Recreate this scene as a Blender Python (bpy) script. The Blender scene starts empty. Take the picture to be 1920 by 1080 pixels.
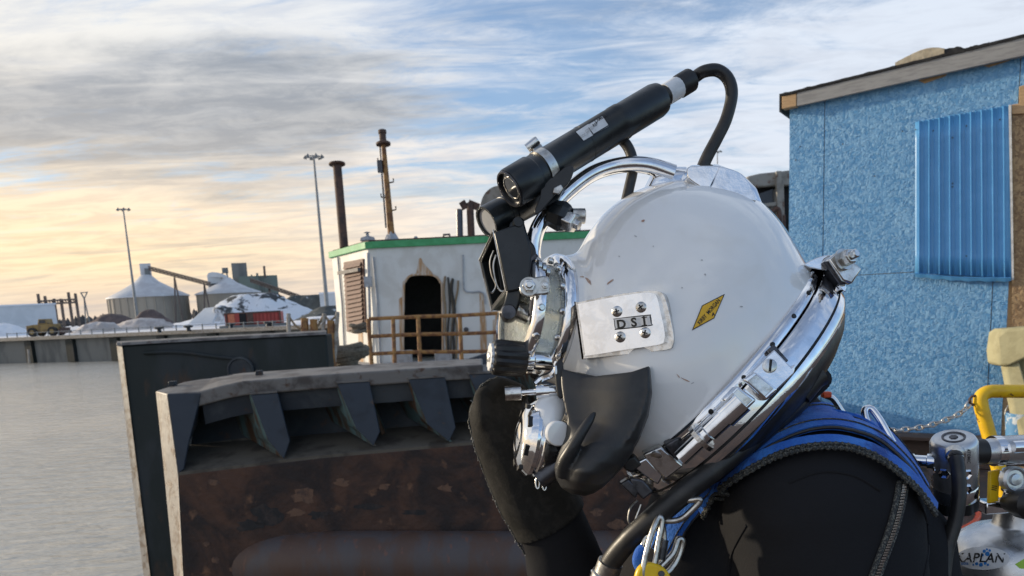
import bpy, bmesh, math, random
from mathutils import Vector, Matrix, noise
from mathutils.bvhtree import BVHTree
random.seed(7)
V = Vector
scene = bpy.context.scene
col = scene.collection

# ------------------------------------------------------------------ camera
FPX, PX, PY = 1440.0, 960.0, 800.0          # focal length and principal point in 1920x1080 pixels
PITCH, ROLL = math.atan(235 / FPX), math.radians(3.0)
CAM = V((0, 0, 1.6))
_r0 = V((1, 0, 0)); _f = V((0, math.cos(PITCH), -math.sin(PITCH))); _u0 = V((0, math.sin(PITCH), math.cos(PITCH)))
RT = math.cos(ROLL) * _r0 - math.sin(ROLL) * _u0
UP = math.sin(ROLL) * _r0 + math.cos(ROLL) * _u0
BK = -_f
cam_data = bpy.data.cameras.new('camera')
cam = bpy.data.objects.new('camera', cam_data); col.objects.link(cam)
cam.matrix_world = Matrix(((RT.x, UP.x, BK.x, CAM.x), (RT.y, UP.y, BK.y, CAM.y), (RT.z, UP.z, BK.z, CAM.z), (0, 0, 0, 1)))
cam_data.sensor_width = 36.0; cam_data.sensor_fit = 'HORIZONTAL'
cam_data.lens = 36.0 * FPX / 1920.0
cam_data.shift_y = (PY - 540.0) / 1920.0
cam_data.clip_start = 0.02; cam_data.clip_end = 6000
cam_data.dof.use_dof = True; cam_data.dof.focus_distance = 0.88; cam_data.dof.aperture_fstop = 15.0
scene.camera = cam

# ------------------------------------------------------------------ light
SUN_EL, SUN_AZ = math.radians(12), math.radians(-68)     # azimuth from +Y, negative to the left
SDIR = V((math.sin(SUN_AZ) * math.cos(SUN_EL), math.cos(SUN_AZ) * math.cos(SUN_EL), math.sin(SUN_EL)))
sun_data = bpy.data.lights.new('sun', 'SUN'); sun_data.energy = 3.2; sun_data.angle = math.radians(2.0)
sun_data.color = (1.0, 0.84, 0.62)
sun = bpy.data.objects.new('sun', sun_data); col.objects.link(sun)
sun.rotation_euler = SDIR.to_track_quat('Z', 'Y').to_euler(); sun.location = (-20, 10, 20)
scene.view_settings.view_transform = 'Standard'; scene.view_settings.look = 'None'
scene.view_settings.exposure = 0.36; scene.view_settings.gamma = 1.0
scene.render.engine = 'CYCLES'

world = bpy.data.worlds.new('World'); scene.world = world; world.use_nodes = True


class NT:
    """small node helper"""
    def __init__(s, tree):
        s.t = tree; s.t.nodes.clear()
    def n(s, typ, **kw):
        nd = s.t.nodes.new(typ)
        for k, v in kw.items():
            setattr(nd, k, v)
        return nd
    def l(s, a, b):
        s.t.links.new(a, b)
    def inp(s, sock, v):
        if isinstance(v, bpy.types.NodeSocket): s.l(v, sock)
        elif v is not None:
            if hasattr(sock.default_value, '__len__') and not hasattr(v, '__len__'): v = (v,) * len(sock.default_value)
            if hasattr(v, '__len__') and len(v) == 3 and len(sock.default_value) == 4: v = (*v, 1)
            sock.default_value = v
    def math(s, op, a, b=None, c=None, clamp=False):
        nd = s.n('ShaderNodeMath', operation=op, use_clamp=clamp)
        for i, v in enumerate((a, b, c)):
            if v is not None: s.inp(nd.inputs[i], v)
        return nd.outputs[0]
    def mix(s, fac, a, b, mode='MIX'):
        nd = s.n('ShaderNodeMix', data_type='RGBA', blend_type=mode)
        s.inp(nd.inputs[0], fac); s.inp(nd.inputs[6], a); s.inp(nd.inputs[7], b)
        return nd.outputs[2]
    def rng(s, v, a, b, c=0.0, d=1.0, smooth=True):
        nd = s.n('ShaderNodeMapRange', interpolation_type='SMOOTHSTEP' if smooth else 'LINEAR')
        s.inp(nd.inputs[0], v)
        for i, q in enumerate((a, b, c, d)): s.inp(nd.inputs[1 + i], q)
        return nd.outputs[0]
    def noise(s, vec, scale, detail=5, rough=.55, dist=0.0):
        nd = s.n('ShaderNodeTexNoise')
        if vec is not None: s.l(vec, nd.inputs['Vector'])
        nd.inputs['Scale'].default_value = scale; nd.inputs['Detail'].default_value = detail
        nd.inputs['Roughness'].default_value = rough; nd.inputs['Distortion'].default_value = dist
        return nd.outputs[0]
    def mapping(s, vec, scale=(1, 1, 1), rot=(0, 0, 0), loc=(0, 0, 0)):
        nd = s.n('ShaderNodeMapping'); s.l(vec, nd.inputs[0])
        nd.inputs['Location'].default_value = loc; nd.inputs['Rotation'].default_value = rot; nd.inputs['Scale'].default_value = scale
        return nd.outputs[0]


def pix_dir(x, y):
    return ((x - PX) / FPX * RT - (y - PY) / FPX * UP - BK).normalized()


def build_sky():
    g = NT(world.node_tree)
    out = g.n('ShaderNodeOutputWorld')
    sky = g.n('ShaderNodeTexSky', sky_type='NISHITA', sun_disc=False)
    sky.sun_elevation = SUN_EL; sky.sun_rotation = SUN_AZ; sky.air_density = 1.0; sky.dust_density = 0.4; sky.ozone_density = 4.0
    tc = g.n('ShaderNodeTexCoord')
    d = tc.outputs['Generated']
    sp = g.n('ShaderNodeSeparateXYZ'); g.l(d, sp.inputs[0])
    x, y, z = sp.outputs
    zz = g.math('MAXIMUM', z, 0.0)
    # clouds on a flat layer overhead: divide by the height of the direction
    den = g.math('ADD', zz, 0.09)
    cx = g.math('DIVIDE', x, den); cy = g.math('DIVIDE', y, den)
    cv = g.n('ShaderNodeCombineXYZ'); g.l(cx, cv.inputs[0]); g.l(cy, cv.inputs[1])
    p = cv.outputs[0]
    def blob(px_, sc, a, b, v):
        """soft cloud mass (or gap) round the direction px_"""
        s1 = g.n('ShaderNodeVectorMath', operation='SUBTRACT'); g.l(d, s1.inputs[0]); s1.inputs[1].default_value = px_
        s2 = g.n('ShaderNodeVectorMath', operation='MULTIPLY'); g.l(s1.outputs[0], s2.inputs[0]); s2.inputs[1].default_value = sc
        s3 = g.n('ShaderNodeVectorMath', operation='LENGTH'); g.l(s2.outputs[0], s3.inputs[0])
        return g.rng(s3.outputs['Value'], a, b, v, 0.0)
    sd = g.n('ShaderNodeVectorMath', operation='DOT_PRODUCT'); g.l(d, sd.inputs[0]); sd.inputs[1].default_value = SDIR
    toward = g.rng(sd.outputs['Value'], 0.15, 0.98)
    low = g.rng(zz, 0.02, 0.32, 1.0, 0.0)
    warm = g.math('MULTIPLY', low, g.math('ADD', g.math('MULTIPLY', toward, 1.25), 0.05), clamp=True)
    # high thin cloud in long streaks, with gaps
    n1 = g.noise(g.mapping(p, scale=(0.50, 1.15, 1), rot=(0, 0, 0.30), loc=(3.1, 1.7, 0)), 1.0, 10, .62, .5)
    n1b = g.noise(g.mapping(p, scale=(1.0, 2.3, 1), rot=(0, 0, 0.16)), 2.0, 10, .70, 1.0)
    nn = g.math('ADD', g.math('MULTIPLY', n1, 0.62), g.math('MULTIPLY', n1b, 0.38))
    gap = blob(pix_dir(990, 60), (1.9, 1.0, 7.0), 0.15, 1.0, -0.10)
    gap2 = blob(pix_dir(1010, 215), (3.6, 1.0, 11.0), 0.15, 1.0, -0.07)
    hi2 = g.math('ADD', g.rng(zz, 0.38, 0.75, 0.0, -0.09), blob(pix_dir(120, 0), (2.0, 1.0, 7.0), 0.2, 1.1, 0.10))
    nn = g.math('ADD', g.math('ADD', nn, gap), g.math('ADD', gap2, hi2))
    nn = g.math('ADD', nn, g.rng(sd.outputs['Value'], -0.75, -0.05, -0.13, 0.0))     # the sky clears away from the sun
    thin = g.rng(nn, 0.35, 0.52, 0.22, 0.97)
    haze = g.rng(sd.outputs['Value'], -0.9, 0.15, 0.25, 1.0)
    thin = g.math('MAXIMUM', thin, g.math('MULTIPLY', g.rng(zz, 0.08, 0.22, 0.94, 0.0), haze))
    # lower grey stratus, heavier on the sun's side
    n2 = g.noise(g.mapping(p, scale=(0.36, 1.0, 1), rot=(0, 0, -0.06), loc=(0.4, 2.3, 0)), 1.25, 10, .62, .6)
    bias = blob(pix_dir(190, 185), (2.0, 1.1, 10.5), 0.25, 1.2, 0.30)
    hi = g.rng(zz, 0.03, 0.18, 0.05, -0.06)
    grey = g.rng(g.math('ADD', g.math('ADD', n2, bias), hi), 0.50, 0.74, 0.0, 0.95)
    thin_col = g.mix(warm, (0.61, 0.665, 0.75), (1.02, 0.68, 0.33))
    thin_col = g.mix(g.math('MULTIPLY', toward, 0.55), thin_col, (0.90, 0.80, 0.62))
    shade = g.noise(g.mapping(p, scale=(0.9, 1.6, 1), rot=(0, 0, .1)), 2.6, 10, .66, .6)
    thin_col = g.mix(g.rng(shade, 0.40, 0.62, 0.0, 0.45), thin_col, g.mix(warm, (0.47, 0.51, 0.59), (0.66, 0.48, 0.30)))
    lump = g.noise(g.mapping(p, scale=(1.0, 1.5, 1)), 3.4, 10, .68, .4)
    grey_col = g.mix(warm, g.mix(g.rng(lump, .36, .66), (0.25, 0.28, 0.325), (0.42, 0.435, 0.455)), (0.52, 0.44, 0.345))
    cl = g.mix(grey, thin_col, grey_col)
    dens = g.math('MAXIMUM', thin, grey)
    # dusk bank low on the horizon
    hb = g.rng(zz, 0.01, 0.075, 0.62, 0.0)
    cl = g.mix(hb, cl, (0.56, 0.48, 0.45))
    bg1 = g.n('ShaderNodeBackground'); g.l(sky.outputs[0], bg1.inputs[0]); bg1.inputs[1].default_value = 0.15
    bg2 = g.n('ShaderNodeBackground'); g.l(cl, bg2.inputs[0]); bg2.inputs[1].default_value = 1.0
    ms = g.n('ShaderNodeMixShader'); g.l(dens, ms.inputs[0]); g.l(bg1.outputs[0], ms.inputs[1]); g.l(bg2.outputs[0], ms.inputs[2])
    g.l(ms.outputs[0], out.inputs[0])


build_sky()


# ------------------------------------------------------------------ geometry helpers
def pt(x, y, d):
    """world point seen at photo pixel x, y at depth d along the optical axis"""
    return CAM + d * ((x - PX) / FPX * RT - (y - PY) / FPX * UP - BK)
def ray(x, y):
    return ((x - PX) / FPX * RT - (y - PY) / FPX * UP - BK).normalized()
def on_plane(x, y, p0, n):
    r = ray(x, y); return CAM + r * ((p0 - CAM).dot(n) / r.dot(n))
def at_z(x, y, z):
    return on_plane(x, y, V((0, 0, z)), V((0, 0, 1)))
def depth_of(p):
    return -(p - CAM).dot(BK)
def to_px(p):
    q = p - CAM; d = -q.dot(BK); return PX + FPX * q.dot(RT) / d, PY - FPX * q.dot(UP) / d
def catmull(pts, n=8, closed=False):
    out = []; m = len(pts)
    rng = range(m if closed else m - 1)
    for i in rng:
        g = (lambda k: pts[k % m]) if closed else (lambda k: pts[max(0, min(m - 1, k))])
        a, b, c, d = g(i - 1), g(i), g(i + 1), g(i + 2)
        for k in range(n):
            t = k / n
            out.append(.5 * ((2 * b) + (c - a) * t + (2 * a - 5 * b + 4 * c - d) * t * t + (3 * b - a - 3 * c + d) * t ** 3))
    if not closed: out.append(pts[-1].copy())
    return out
def cat2(pts, n=8, closed=False):
    return [(p.x, p.y) for p in catmull([V((a, b, 0)) for a, b in pts], n, closed)]


class MB:
    def __init__(s): s.v = []; s.f = []
    def add(s, vs, fs):
        o = len(s.v); s.v += [V(v) for v in vs]; s.f += [tuple(i + o for i in f) for f in fs]; return s
    def box(s, c, h, ax=None):
        ax = ax or (V((1, 0, 0)), V((0, 1, 0)), V((0, 0, 1))); c = V(c)
        vs = [c + ax[0] * h[0] * i + ax[1] * h[1] * j + ax[2] * h[2] * k for i in (-1, 1) for j in (-1, 1) for k in (-1, 1)]
        return s.add(vs, [(0, 1, 3, 2), (4, 6, 7, 5), (0, 4, 5, 1), (2, 3, 7, 6), (0, 2, 6, 4), (1, 5, 7, 3)])
    def prism(s, poly, ext, back=None):
        n = len(poly); b = back or [V(p) + V(ext) for p in poly]
        fs = [tuple(range(n)), tuple(range(2 * n - 1, n - 1, -1))] + [(i, (i + 1) % n, n + (i + 1) % n, n + i) for i in range(n)]
        return s.add([V(p) for p in poly] + b, fs)
    def bar(s, a, b, w, h=None, upv=V((0, 0, 1))):
        a, b = V(a), V(b); t = (b - a).normalized(); h = h or w
        if abs(t.dot(upv)) > .95: upv = V((0, 1, 0))
        sd = t.cross(upv).normalized(); u = sd.cross(t)
        return s.box((a + b) / 2, ((b - a).length / 2, w / 2, h / 2), (t, sd, u))
    def tube(s, pts, r, seg=10, closed=False, cap=True):
        pts = [V(p) for p in pts]; n = len(pts); rs = r if hasattr(r, '__len__') else [r] * n
        def tan(i):
            a = pts[(i - 1) % n] if (closed or i > 0) else pts[i]; b = pts[(i + 1) % n] if (closed or i < n - 1) else pts[i]
            return (b - a).normalized()
        t0 = tan(0); ref = V((0, 0, 1)) if abs(t0.z) < .9 else V((1, 0, 0))
        nrm = (ref - t0 * ref.dot(t0)).normalized(); vs = []; fs = []
        for i in range(n):
            t = tan(i); nrm = (nrm - t * nrm.dot(t)).normalized(); b = t.cross(nrm)
            for k in range(seg):
                a = 2 * math.pi * k / seg; vs.append(pts[i] + (nrm * math.cos(a) + b * math.sin(a)) * rs[i])
        for i in range(n if closed else n - 1):
            j = (i + 1) % n
            for k in range(seg):
                l = (k + 1) % seg; fs.append((i * seg + k, i * seg + l, j * seg + l, j * seg + k))
        if cap and not closed: fs += [tuple(range(seg - 1, -1, -1)), tuple(range((n - 1) * seg, n * seg))]
        return s.add(vs, fs)
    def lathe(s, p0, axis, prof, seg=28, closed=False):
        p0 = V(p0); a = V(axis).normalized(); ref = V((0, 0, 1)) if abs(a.z) < .9 else V((1, 0, 0))
        u = a.cross(ref).normalized(); w = a.cross(u); vs = []; fs = []; n = len(prof)
        for t, r in prof:
            for k in range(seg):
                q = 2 * math.pi * k / seg; vs.append(p0 + a * t + (u * math.cos(q) + w * math.sin(q)) * max(r, 1e-5))
        for i in range(n if closed else n - 1):
            j = (i + 1) % n
            for k in range(seg):
                l = (k + 1) % seg; fs.append((i * seg + k, i * seg + l, j * seg + l, j * seg + k))
        if not closed:
            fs += [tuple(range(seg - 1, -1, -1)), tuple(range((n - 1) * seg, n * seg))]
        return s.add(vs, fs)
    def loft(s, rings, cap=True, closed=True):
        n = len(rings[0]); vs = [p for r in rings for p in r]; fs = []
        for i in range(len(rings) - 1):
            for k in range(n if closed else n - 1):
                l = (k + 1) % n; fs.append((i * n + k, i * n + l, (i + 1) * n + l, (i + 1) * n + k))
        if cap and closed: fs += [tuple(range(n - 1, -1, -1)), tuple(range((len(rings) - 1) * n, len(rings) * n))]
        return s.add(vs, fs)
    def ball(s, c, r, seg=12, rings=8, sc=(1, 1, 1), ax=None):
        ax = ax or (V((1, 0, 0)), V((0, 1, 0)), V((0, 0, 1))); c = V(c); R = []
        for i in range(1, rings):
            th = math.pi * i / rings
            R.append([c + r * (ax[0] * sc[0] * math.sin(th) * math.cos(2 * math.pi * k / seg) + ax[1] * sc[1] * math.sin(th) * math.sin(2 * math.pi * k / seg) + ax[2] * sc[2] * math.cos(th)) for k in range(seg)])
        o = len(s.v); s.loft(R, cap=False); nv = len(s.v)
        s.v += [c + ax[2] * sc[2] * r, c - ax[2] * sc[2] * r]
        for k in range(seg):
            l = (k + 1) % seg; s.f.append((nv, o + l, o + k)); b = o + (rings - 2) * seg; s.f.append((nv + 1, b + k, b + l))
        return s
    def capsule(s, a, b, ra, rb, seg=16):
        a, b = V(a), V(b); L = (b - a).length; ax = (b - a) / L; pr = []
        for i in range(7): q = math.pi / 2 * (1 - i / 6); pr.append((-ra * math.sin(q), ra * math.cos(q)))
        for i in range(7): q = math.pi / 2 * i / 6; pr.append((L + rb * math.sin(q), rb * math.cos(q)))
        return s.lathe(a, ax, pr, seg)


def mk_mesh(name, mb, mt, loc=V((0, 0, 0)), smooth=35, recalc=True):
    me = bpy.data.meshes.new(name)
    me.from_pydata([v - loc for v in mb.v], [], mb.f)
    if recalc:
        bm = bmesh.new(); bm.from_mesh(me); bmesh.ops.recalc_face_normals(bm, faces=bm.faces); bm.to_mesh(me); bm.free()
    for m in (mt if isinstance(mt, (list, tuple)) else [mt]): me.materials.append(m)
    if smooth:
        me.shade_smooth()
        if smooth < 170: me.set_sharp_from_angle(angle=math.radians(smooth))
    return me


class Thing:
    """an Empty at the base of a thing that parents its parts"""
    def __init__(s, name, label, cat, loc, group=None):
        s.o = bpy.data.objects.new(name, None); col.objects.link(s.o); s.loc = V(loc); s.o.location = s.loc
        s.o.empty_display_size = .1; s.o['label'] = label; s.o['category'] = cat
        if group: s.o['group'] = group
    def part(s, name, mb, mt, parent=None, smooth=35, bevel=0, label=None, seg=2, kind=None):
        o = bpy.data.objects.new(name, mk_mesh(name, mb, mt, s.loc, smooth)); col.objects.link(o)
        o.parent = parent or s.o
        if bevel: add_bevel(o, bevel, seg)
        if label: o['label'] = label
        if kind: o['kind'] = kind
        return o
    def share(s, name, me, loc, parent=None, rot=None):
        o = bpy.data.objects.new(name, me); col.objects.link(o); o.parent = parent or s.o; o.location = V(loc) - s.loc
        if rot is not None: o.rotation_euler = rot
        return o
def add_bevel(o, w, seg=2):
    m = o.modifiers.new('bevel', 'BEVEL'); m.width = w; m.segments = seg; m.limit_method = 'ANGLE'; m.angle_limit = math.radians(40)
def single(name, label, cat, mb, mt, group=None, smooth=35, bevel=0, kind=None, loc=None):
    loc = V(loc) if loc is not None else V((0, 0, 0))
    o = bpy.data.objects.new(name, mk_mesh(name, mb, mt, loc, smooth)); col.objects.link(o); o.location = loc
    if label: o['label'] = label
    if cat: o['category'] = cat
    if group: o['group'] = group
    if kind: o['kind'] = kind
    if bevel: add_bevel(o, bevel)
    return o
def structure(name, mb, mt, smooth=35, parent=None, kind='structure'):
    o = bpy.data.objects.new(name, mk_mesh(name, mb, mt, V((0, 0, 0)), smooth)); col.objects.link(o)
    if parent: o.parent = parent
    if kind: o['kind'] = kind
    return o
def fuse(mb, voxel, it=20, fac=.5):
    """one continuous skin over overlapping solids; returns an MB"""
    me = bpy.data.meshes.new('t'); me.from_pydata(mb.v, [], mb.f)
    bm = bmesh.new(); bm.from_mesh(me); bmesh.ops.recalc_face_normals(bm, faces=bm.faces); bm.to_mesh(me); bm.free()
    o = bpy.data.objects.new('t', me); col.objects.link(o)
    m = o.modifiers.new('r', 'REMESH'); m.mode = 'VOXEL'; m.voxel_size = voxel
    m = o.modifiers.new('s', 'SMOOTH'); m.iterations = it; m.factor = fac
    e = bpy.data.meshes.new_from_object(o.evaluated_get(bpy.context.evaluated_depsgraph_get()))
    r = MB(); r.v = [v.co.copy() for v in e.vertices]; r.f = [tuple(p.vertices) for p in e.polygons]
    bpy.data.objects.remove(o); bpy.data.meshes.remove(me); bpy.data.meshes.remove(e)
    return r
def text2d(body, size=1.0, bold=0.0):
    cu = bpy.data.curves.new('t', 'FONT'); cu.body = body; cu.size = size; cu.align_x = 'CENTER'; cu.align_y = 'CENTER'; cu.offset = bold; cu.resolution_u = 3
    o = bpy.data.objects.new('t', cu); col.objects.link(o)
    e = bpy.data.meshes.new_from_object(o.evaluated_get(bpy.context.evaluated_depsgraph_get()))
    vs = [(v.co.x, v.co.y) for v in e.vertices]; fs = [tuple(p.vertices) for p in e.polygons]
    bpy.data.objects.remove(o); bpy.data.curves.remove(cu); bpy.data.meshes.remove(e)
    return vs, fs
class Caster:
    """finds the point of a built surface behind a photo pixel, so that stickers, straps and screws sit on it"""
    def __init__(s, *mbs):
        v = []; f = []
        for m in mbs:
            o = len(v); v += m.v; f += [tuple(i + o for i in q) for q in m.f]
        s.b = BVHTree.FromPolygons(v, f)
    def hit(s, x, y, off=0.0, dflt=None):
        h = s.b.ray_cast(CAM, ray(x, y))
        if h[0] is None:
            return pt(x, y, dflt if dflt else .95), BK.copy()
        n = h[1] if h[1].dot(BK) > 0 else -h[1]
        return h[0] + n * off, n
    def depth(s, x, y, dflt=.95):
        h = s.b.ray_cast(CAM, ray(x, y)); return depth_of(h[0]) if h[0] else dflt
    def patch(s, a, b, n, off, rows=4, thick=None, dflt=None):
        """ribbon between two pixel polylines lying on the surface"""
        mb = MB(); R = []
        a = cat2(a, n); b = cat2(b, n)
        m = min(len(a), len(b))
        for i in range(m):
            row = []
            for k in range(rows + 1):
                t = k / rows; p, nn = s.hit(a[i][0] * (1 - t) + b[i][0] * t, a[i][1] * (1 - t) + b[i][1] * t, off, dflt); row.append((p, nn))
            R.append(row)
        top = [[p for p, _ in r] for r in R]
        if not thick: return mb.loft(top, closed=False)
        rings = [[p for p, _ in r] + [p - nn * thick for p, nn in reversed(r)] for r in R]
        return mb.loft(rings)
    def decal(s, vs, fs, off):
        mb = MB(); mb.add([s.hit(x, y, off)[0] for x, y in vs], fs); return mb
def px_text(body, cx, cy, size, ang, bold=0.0, sx=1.0):
    """text laid out in photo pixels round cx, cy, ang in degrees counter-clockwise"""
    vs, fs = text2d(body, size, bold); c, s_ = math.cos(math.radians(ang)), math.sin(math.radians(ang))
    return [(cx + (x * sx * c - y * s_), cy - (x * sx * s_ + y * c)) for x, y in vs], fs


# ------------------------------------------------------------------ materials
def mat(name, c, rough=.5, metal=0.0, c2=None, scale=8, lo=.45, hi=.62, detail=6, bump=0.0, bscale=40, stretch=(1, 1, 1),
        c3=None, s3=30, lo3=.62, hi3=.68, coat=0.0, rvar=.2, dist=.3, bdist=.01, sheen=0.0, spec=.5, r3=None):
    m = bpy.data.materials.new(name); m.use_nodes = True; g = NT(m.node_tree)
    out = g.n('ShaderNodeOutputMaterial'); b = g.n('ShaderNodeBsdfPrincipled'); g.l(b.outputs[0], out.inputs[0])
    tc = g.n('ShaderNodeTexCoord').outputs['Object']; v = g.mapping(tc, scale=stretch)
    n = g.noise(v, scale, detail, .6, dist); f = g.rng(n, lo, hi)
    c2 = c2 if c2 else tuple(min(1, k * .72) for k in c)
    cc = g.mix(f, c, c2)
    rr = g.math('ADD', rough - rvar / 2, g.math('MULTIPLY', g.noise(v, scale * 2.3, 4), rvar), clamp=True)
    if c3:
        f3 = g.rng(g.noise(v, s3, 5, .6), lo3, hi3); cc = g.mix(f3, cc, c3)
        if r3 is not None:
            mx = g.n('ShaderNodeMix'); g.l(f3, mx.inputs[0]); g.l(rr, mx.inputs[2]); mx.inputs[3].default_value = r3; rr = mx.outputs[0]
    g.l(cc, b.inputs['Base Color']); g.l(rr, b.inputs['Roughness'])
    b.inputs['Metallic'].default_value = metal; b.inputs['Coat Weight'].default_value = coat; b.inputs['Coat Roughness'].default_value = .04
    b.inputs['Sheen Weight'].default_value = sheen; b.inputs['Specular IOR Level'].default_value = spec
    if bump:
        bp = g.n('ShaderNodeBump'); bp.inputs['Strength'].default_value = bump; bp.inputs['Distance'].default_value = bdist
        g.l(g.noise(v, bscale, 5, .6), bp.inputs['Height']); g.l(bp.outputs[0], b.inputs['Normal'])
    return m


def osb_mat(name, c, ca, cb, worn=None, paint=True):
    """oriented strand board: overlapping flat flakes, each with its own tilt and tone"""
    m = bpy.data.materials.new(name); m.use_nodes = True; g = NT(m.node_tree)
    out = g.n('ShaderNodeOutputMaterial'); b = g.n('ShaderNodeBsdfPrincipled'); g.l(b.outputs[0], out.inputs[0])
    tc = g.n('ShaderNodeTexCoord').outputs['Object']
    wob = g.n('ShaderNodeTexNoise'); g.l(tc, wob.inputs[0]); wob.inputs['Scale'].default_value = 22; wob.inputs['Detail'].default_value = 2
    wv = g.n('ShaderNodeVectorMath', operation='MULTIPLY_ADD'); g.l(wob.outputs['Color'], wv.inputs[0]); wv.inputs[1].default_value = (.012, .012, .012); g.l(tc, wv.inputs[2])
    cells = []
    for rot, sc in ((.5, (18, 18, 42)), (-.6, (15, 15, 36)), (1.5, (20, 20, 48))):
        vo = g.n('ShaderNodeTexVoronoi'); vo.inputs['Scale'].default_value = 1.0; vo.inputs['Randomness'].default_value = 1.0
        g.l(g.mapping(g.mapping(wv.outputs[0], rot=(0, rot, 0)), scale=sc), vo.inputs['Vector'])
        sep = g.n('ShaderNodeSeparateColor'); g.l(vo.outputs['Color'], sep.inputs[0]); cells.append((sep.outputs[0], vo.outputs['Distance'], sep.outputs[1]))
    pick = g.rng(g.noise(tc, 26, 2), .46, .54)
    pick2 = g.rng(g.noise(g.mapping(tc, loc=(3, 5, 7)), 22, 2), .5, .56)
    def mixf(f, a, b_):
        mx = g.n('ShaderNodeMix'); g.l(f, mx.inputs[0]); g.l(a, mx.inputs[2]); g.l(b_, mx.inputs[3]); return mx.outputs[0]
    h = mixf(pick2, mixf(pick, cells[0][0], cells[1][0]), cells[2][0])
    dd = mixf(pick2, mixf(pick, cells[0][1], cells[1][1]), cells[2][1])
    fine = g.noise(g.mapping(tc, scale=(60, 60, 200)), 1.0, 4)
    cc = g.mix(g.rng(h, .1, .95), ca, cb)
    cc = g.mix(g.rng(g.noise(tc, 1.6, 5), .35, .7, 0, .5), cc, c)
    if worn: cc = g.mix(g.rng(g.noise(g.mapping(tc, loc=(9, 1, 2)), 14, 7, .7), .66, .72, 0, .7), cc, worn)
    g.l(cc, b.inputs['Base Color'])
    g.l(g.rng(h, 0, 1, .42, .62), b.inputs['Roughness'])
    ht = g.math('ADD', g.math('MULTIPLY', h, .8), g.math('SUBTRACT', g.math('MULTIPLY', fine, .35), g.math('MULTIPLY', dd, .5)))
    bp = g.n('ShaderNodeBump'); bp.inputs['Strength'].default_value = .8; bp.inputs['Distance'].default_value = .009; g.l(ht, bp.inputs['Height'])
    g.l(bp.outputs[0], b.inputs['Normal'])
    return m


def water_mat():
    m = bpy.data.materials.new('harbour_water'); m.use_nodes = True; g = NT(m.node_tree)
    out = g.n('ShaderNodeOutputMaterial'); b = g.n('ShaderNodeBsdfPrincipled'); g.l(b.outputs[0], out.inputs[0])
    b.inputs['Base Color'].default_value = (.47, .46, .42, 1); b.inputs['Roughness'].default_value = .14; b.inputs['IOR'].default_value = 1.33
    tc = g.n('ShaderNodeTexCoord').outputs['Object']
    a = g.noise(g.mapping(tc, scale=(.7, 2.0, 1), rot=(0, 0, .15)), 1.3, 4, .55, .4)
    c = g.noise(g.mapping(tc, scale=(1.2, 3.4, 1), rot=(0, 0, -.1)), 1.5, 4, .6, .3)
    calm = g.rng(g.noise(tc, .05, 3), .35, .65, .35, 1.0)
    h = g.math('MULTIPLY', g.math('ADD', g.math('MULTIPLY', a, .75), g.math('MULTIPLY', c, .28)), calm)
    bp = g.n('ShaderNodeBump'); bp.inputs['Strength'].default_value = 1.0; bp.inputs['Distance'].default_value = .21; g.l(h, bp.inputs['Height'])
    g.l(bp.outputs[0], b.inputs['Normal'])
    return m


def glass_mat(name, tint=(.86, .9, .88), rough=.04):
    m = bpy.data.materials.new(name); m.use_nodes = True; g = NT(m.node_tree)
    out = g.n('ShaderNodeOutputMaterial'); b = g.n('ShaderNodeBsdfPrincipled'); g.l(b.outputs[0], out.inputs[0])
    b.inputs['Base Color'].default_value = (*tint, 1); b.inputs['Transmission Weight'].default_value = .8; b.inputs['IOR'].default_value = 1.45
    tc = g.n('ShaderNodeTexCoord').outputs['Object']
    g.l(g.rng(g.noise(tc, 90, 6, .7), .4, .7, rough, rough + .3), b.inputs['Roughness'])
    return m


M = {}
M['shell'] = mat('white_gelcoat', (.87, .87, .86), .12, c2=(.83, .82, .79), scale=14, lo=.5, hi=.75, coat=1.0, rvar=.06, c3=(.70, .65, .57), s3=11, lo3=.70, hi3=.82)
M['chrome'] = mat('chrome', (.86, .87, .89), .07, 1.0, c2=(.76, .77, .79), scale=60, rvar=.10, bump=.02, bscale=60)
M['chrome_worn'] = mat('worn_chrome', (.72, .71, .69), .22, 1.0, c2=(.48, .46, .43), scale=70, rvar=.22, bump=.06, bscale=180)
M['steel'] = mat('brushed_steel', (.62, .61, .58), .32, 1.0, c2=(.42, .40, .37), scale=90, rvar=.25, bump=.05, bscale=250)
M['dark_metal'] = mat('dark_metal', (.10, .10, .11), .35, .8, c2=(.05, .05, .055), scale=60)
M['black_plastic'] = mat('black_anodised', (.009, .012, .014), .32, c2=(.016, .019, .021), scale=40, rvar=.25, bump=.05, bscale=120, bdist=.002)
M['rubber'] = mat('black_rubber', (.014, .014, .015), .42, c2=(.028, .027, .025), scale=30, rvar=.25, bump=.06, bscale=160, bdist=.002)
M['rubber_grey'] = mat('grey_rubber', (.026, .026, .026), .42, c2=(.018, .018, .019), scale=25, rvar=.2, bump=.05, bscale=140, bdist=.002)
M['neoprene'] = mat('black_neoprene', (.016, .0165, .019), .85, rvar=.1, c2=(.016, .016, .018), scale=12, bump=.25, bscale=420, bdist=.002, spec=.14)
M['glove'] = mat('grey_neoprene_glove', (.018, .0175, .016), .85, c2=(.028, .0265, .024), scale=60, bump=.45, bscale=620, bdist=.002, spec=.2)
M['webbing'] = mat('blue_webbing', (.02, .12, .50), .7, c2=(.04, .19, .60), scale=24, lo=.4, hi=.7, bump=.7, bscale=240, bdist=.003, stretch=(1, 1, 1), sheen=.1, spec=.3, c3=(.014, .06, .27), s3=18, lo3=.56, hi3=.7)
M['cord'] = mat('dark_braid', (.03, .033, .035), .8, c2=(.14, .14, .12), scale=500, lo=.5, hi=.58, bump=.8, bscale=600, bdist=.003)
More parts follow.
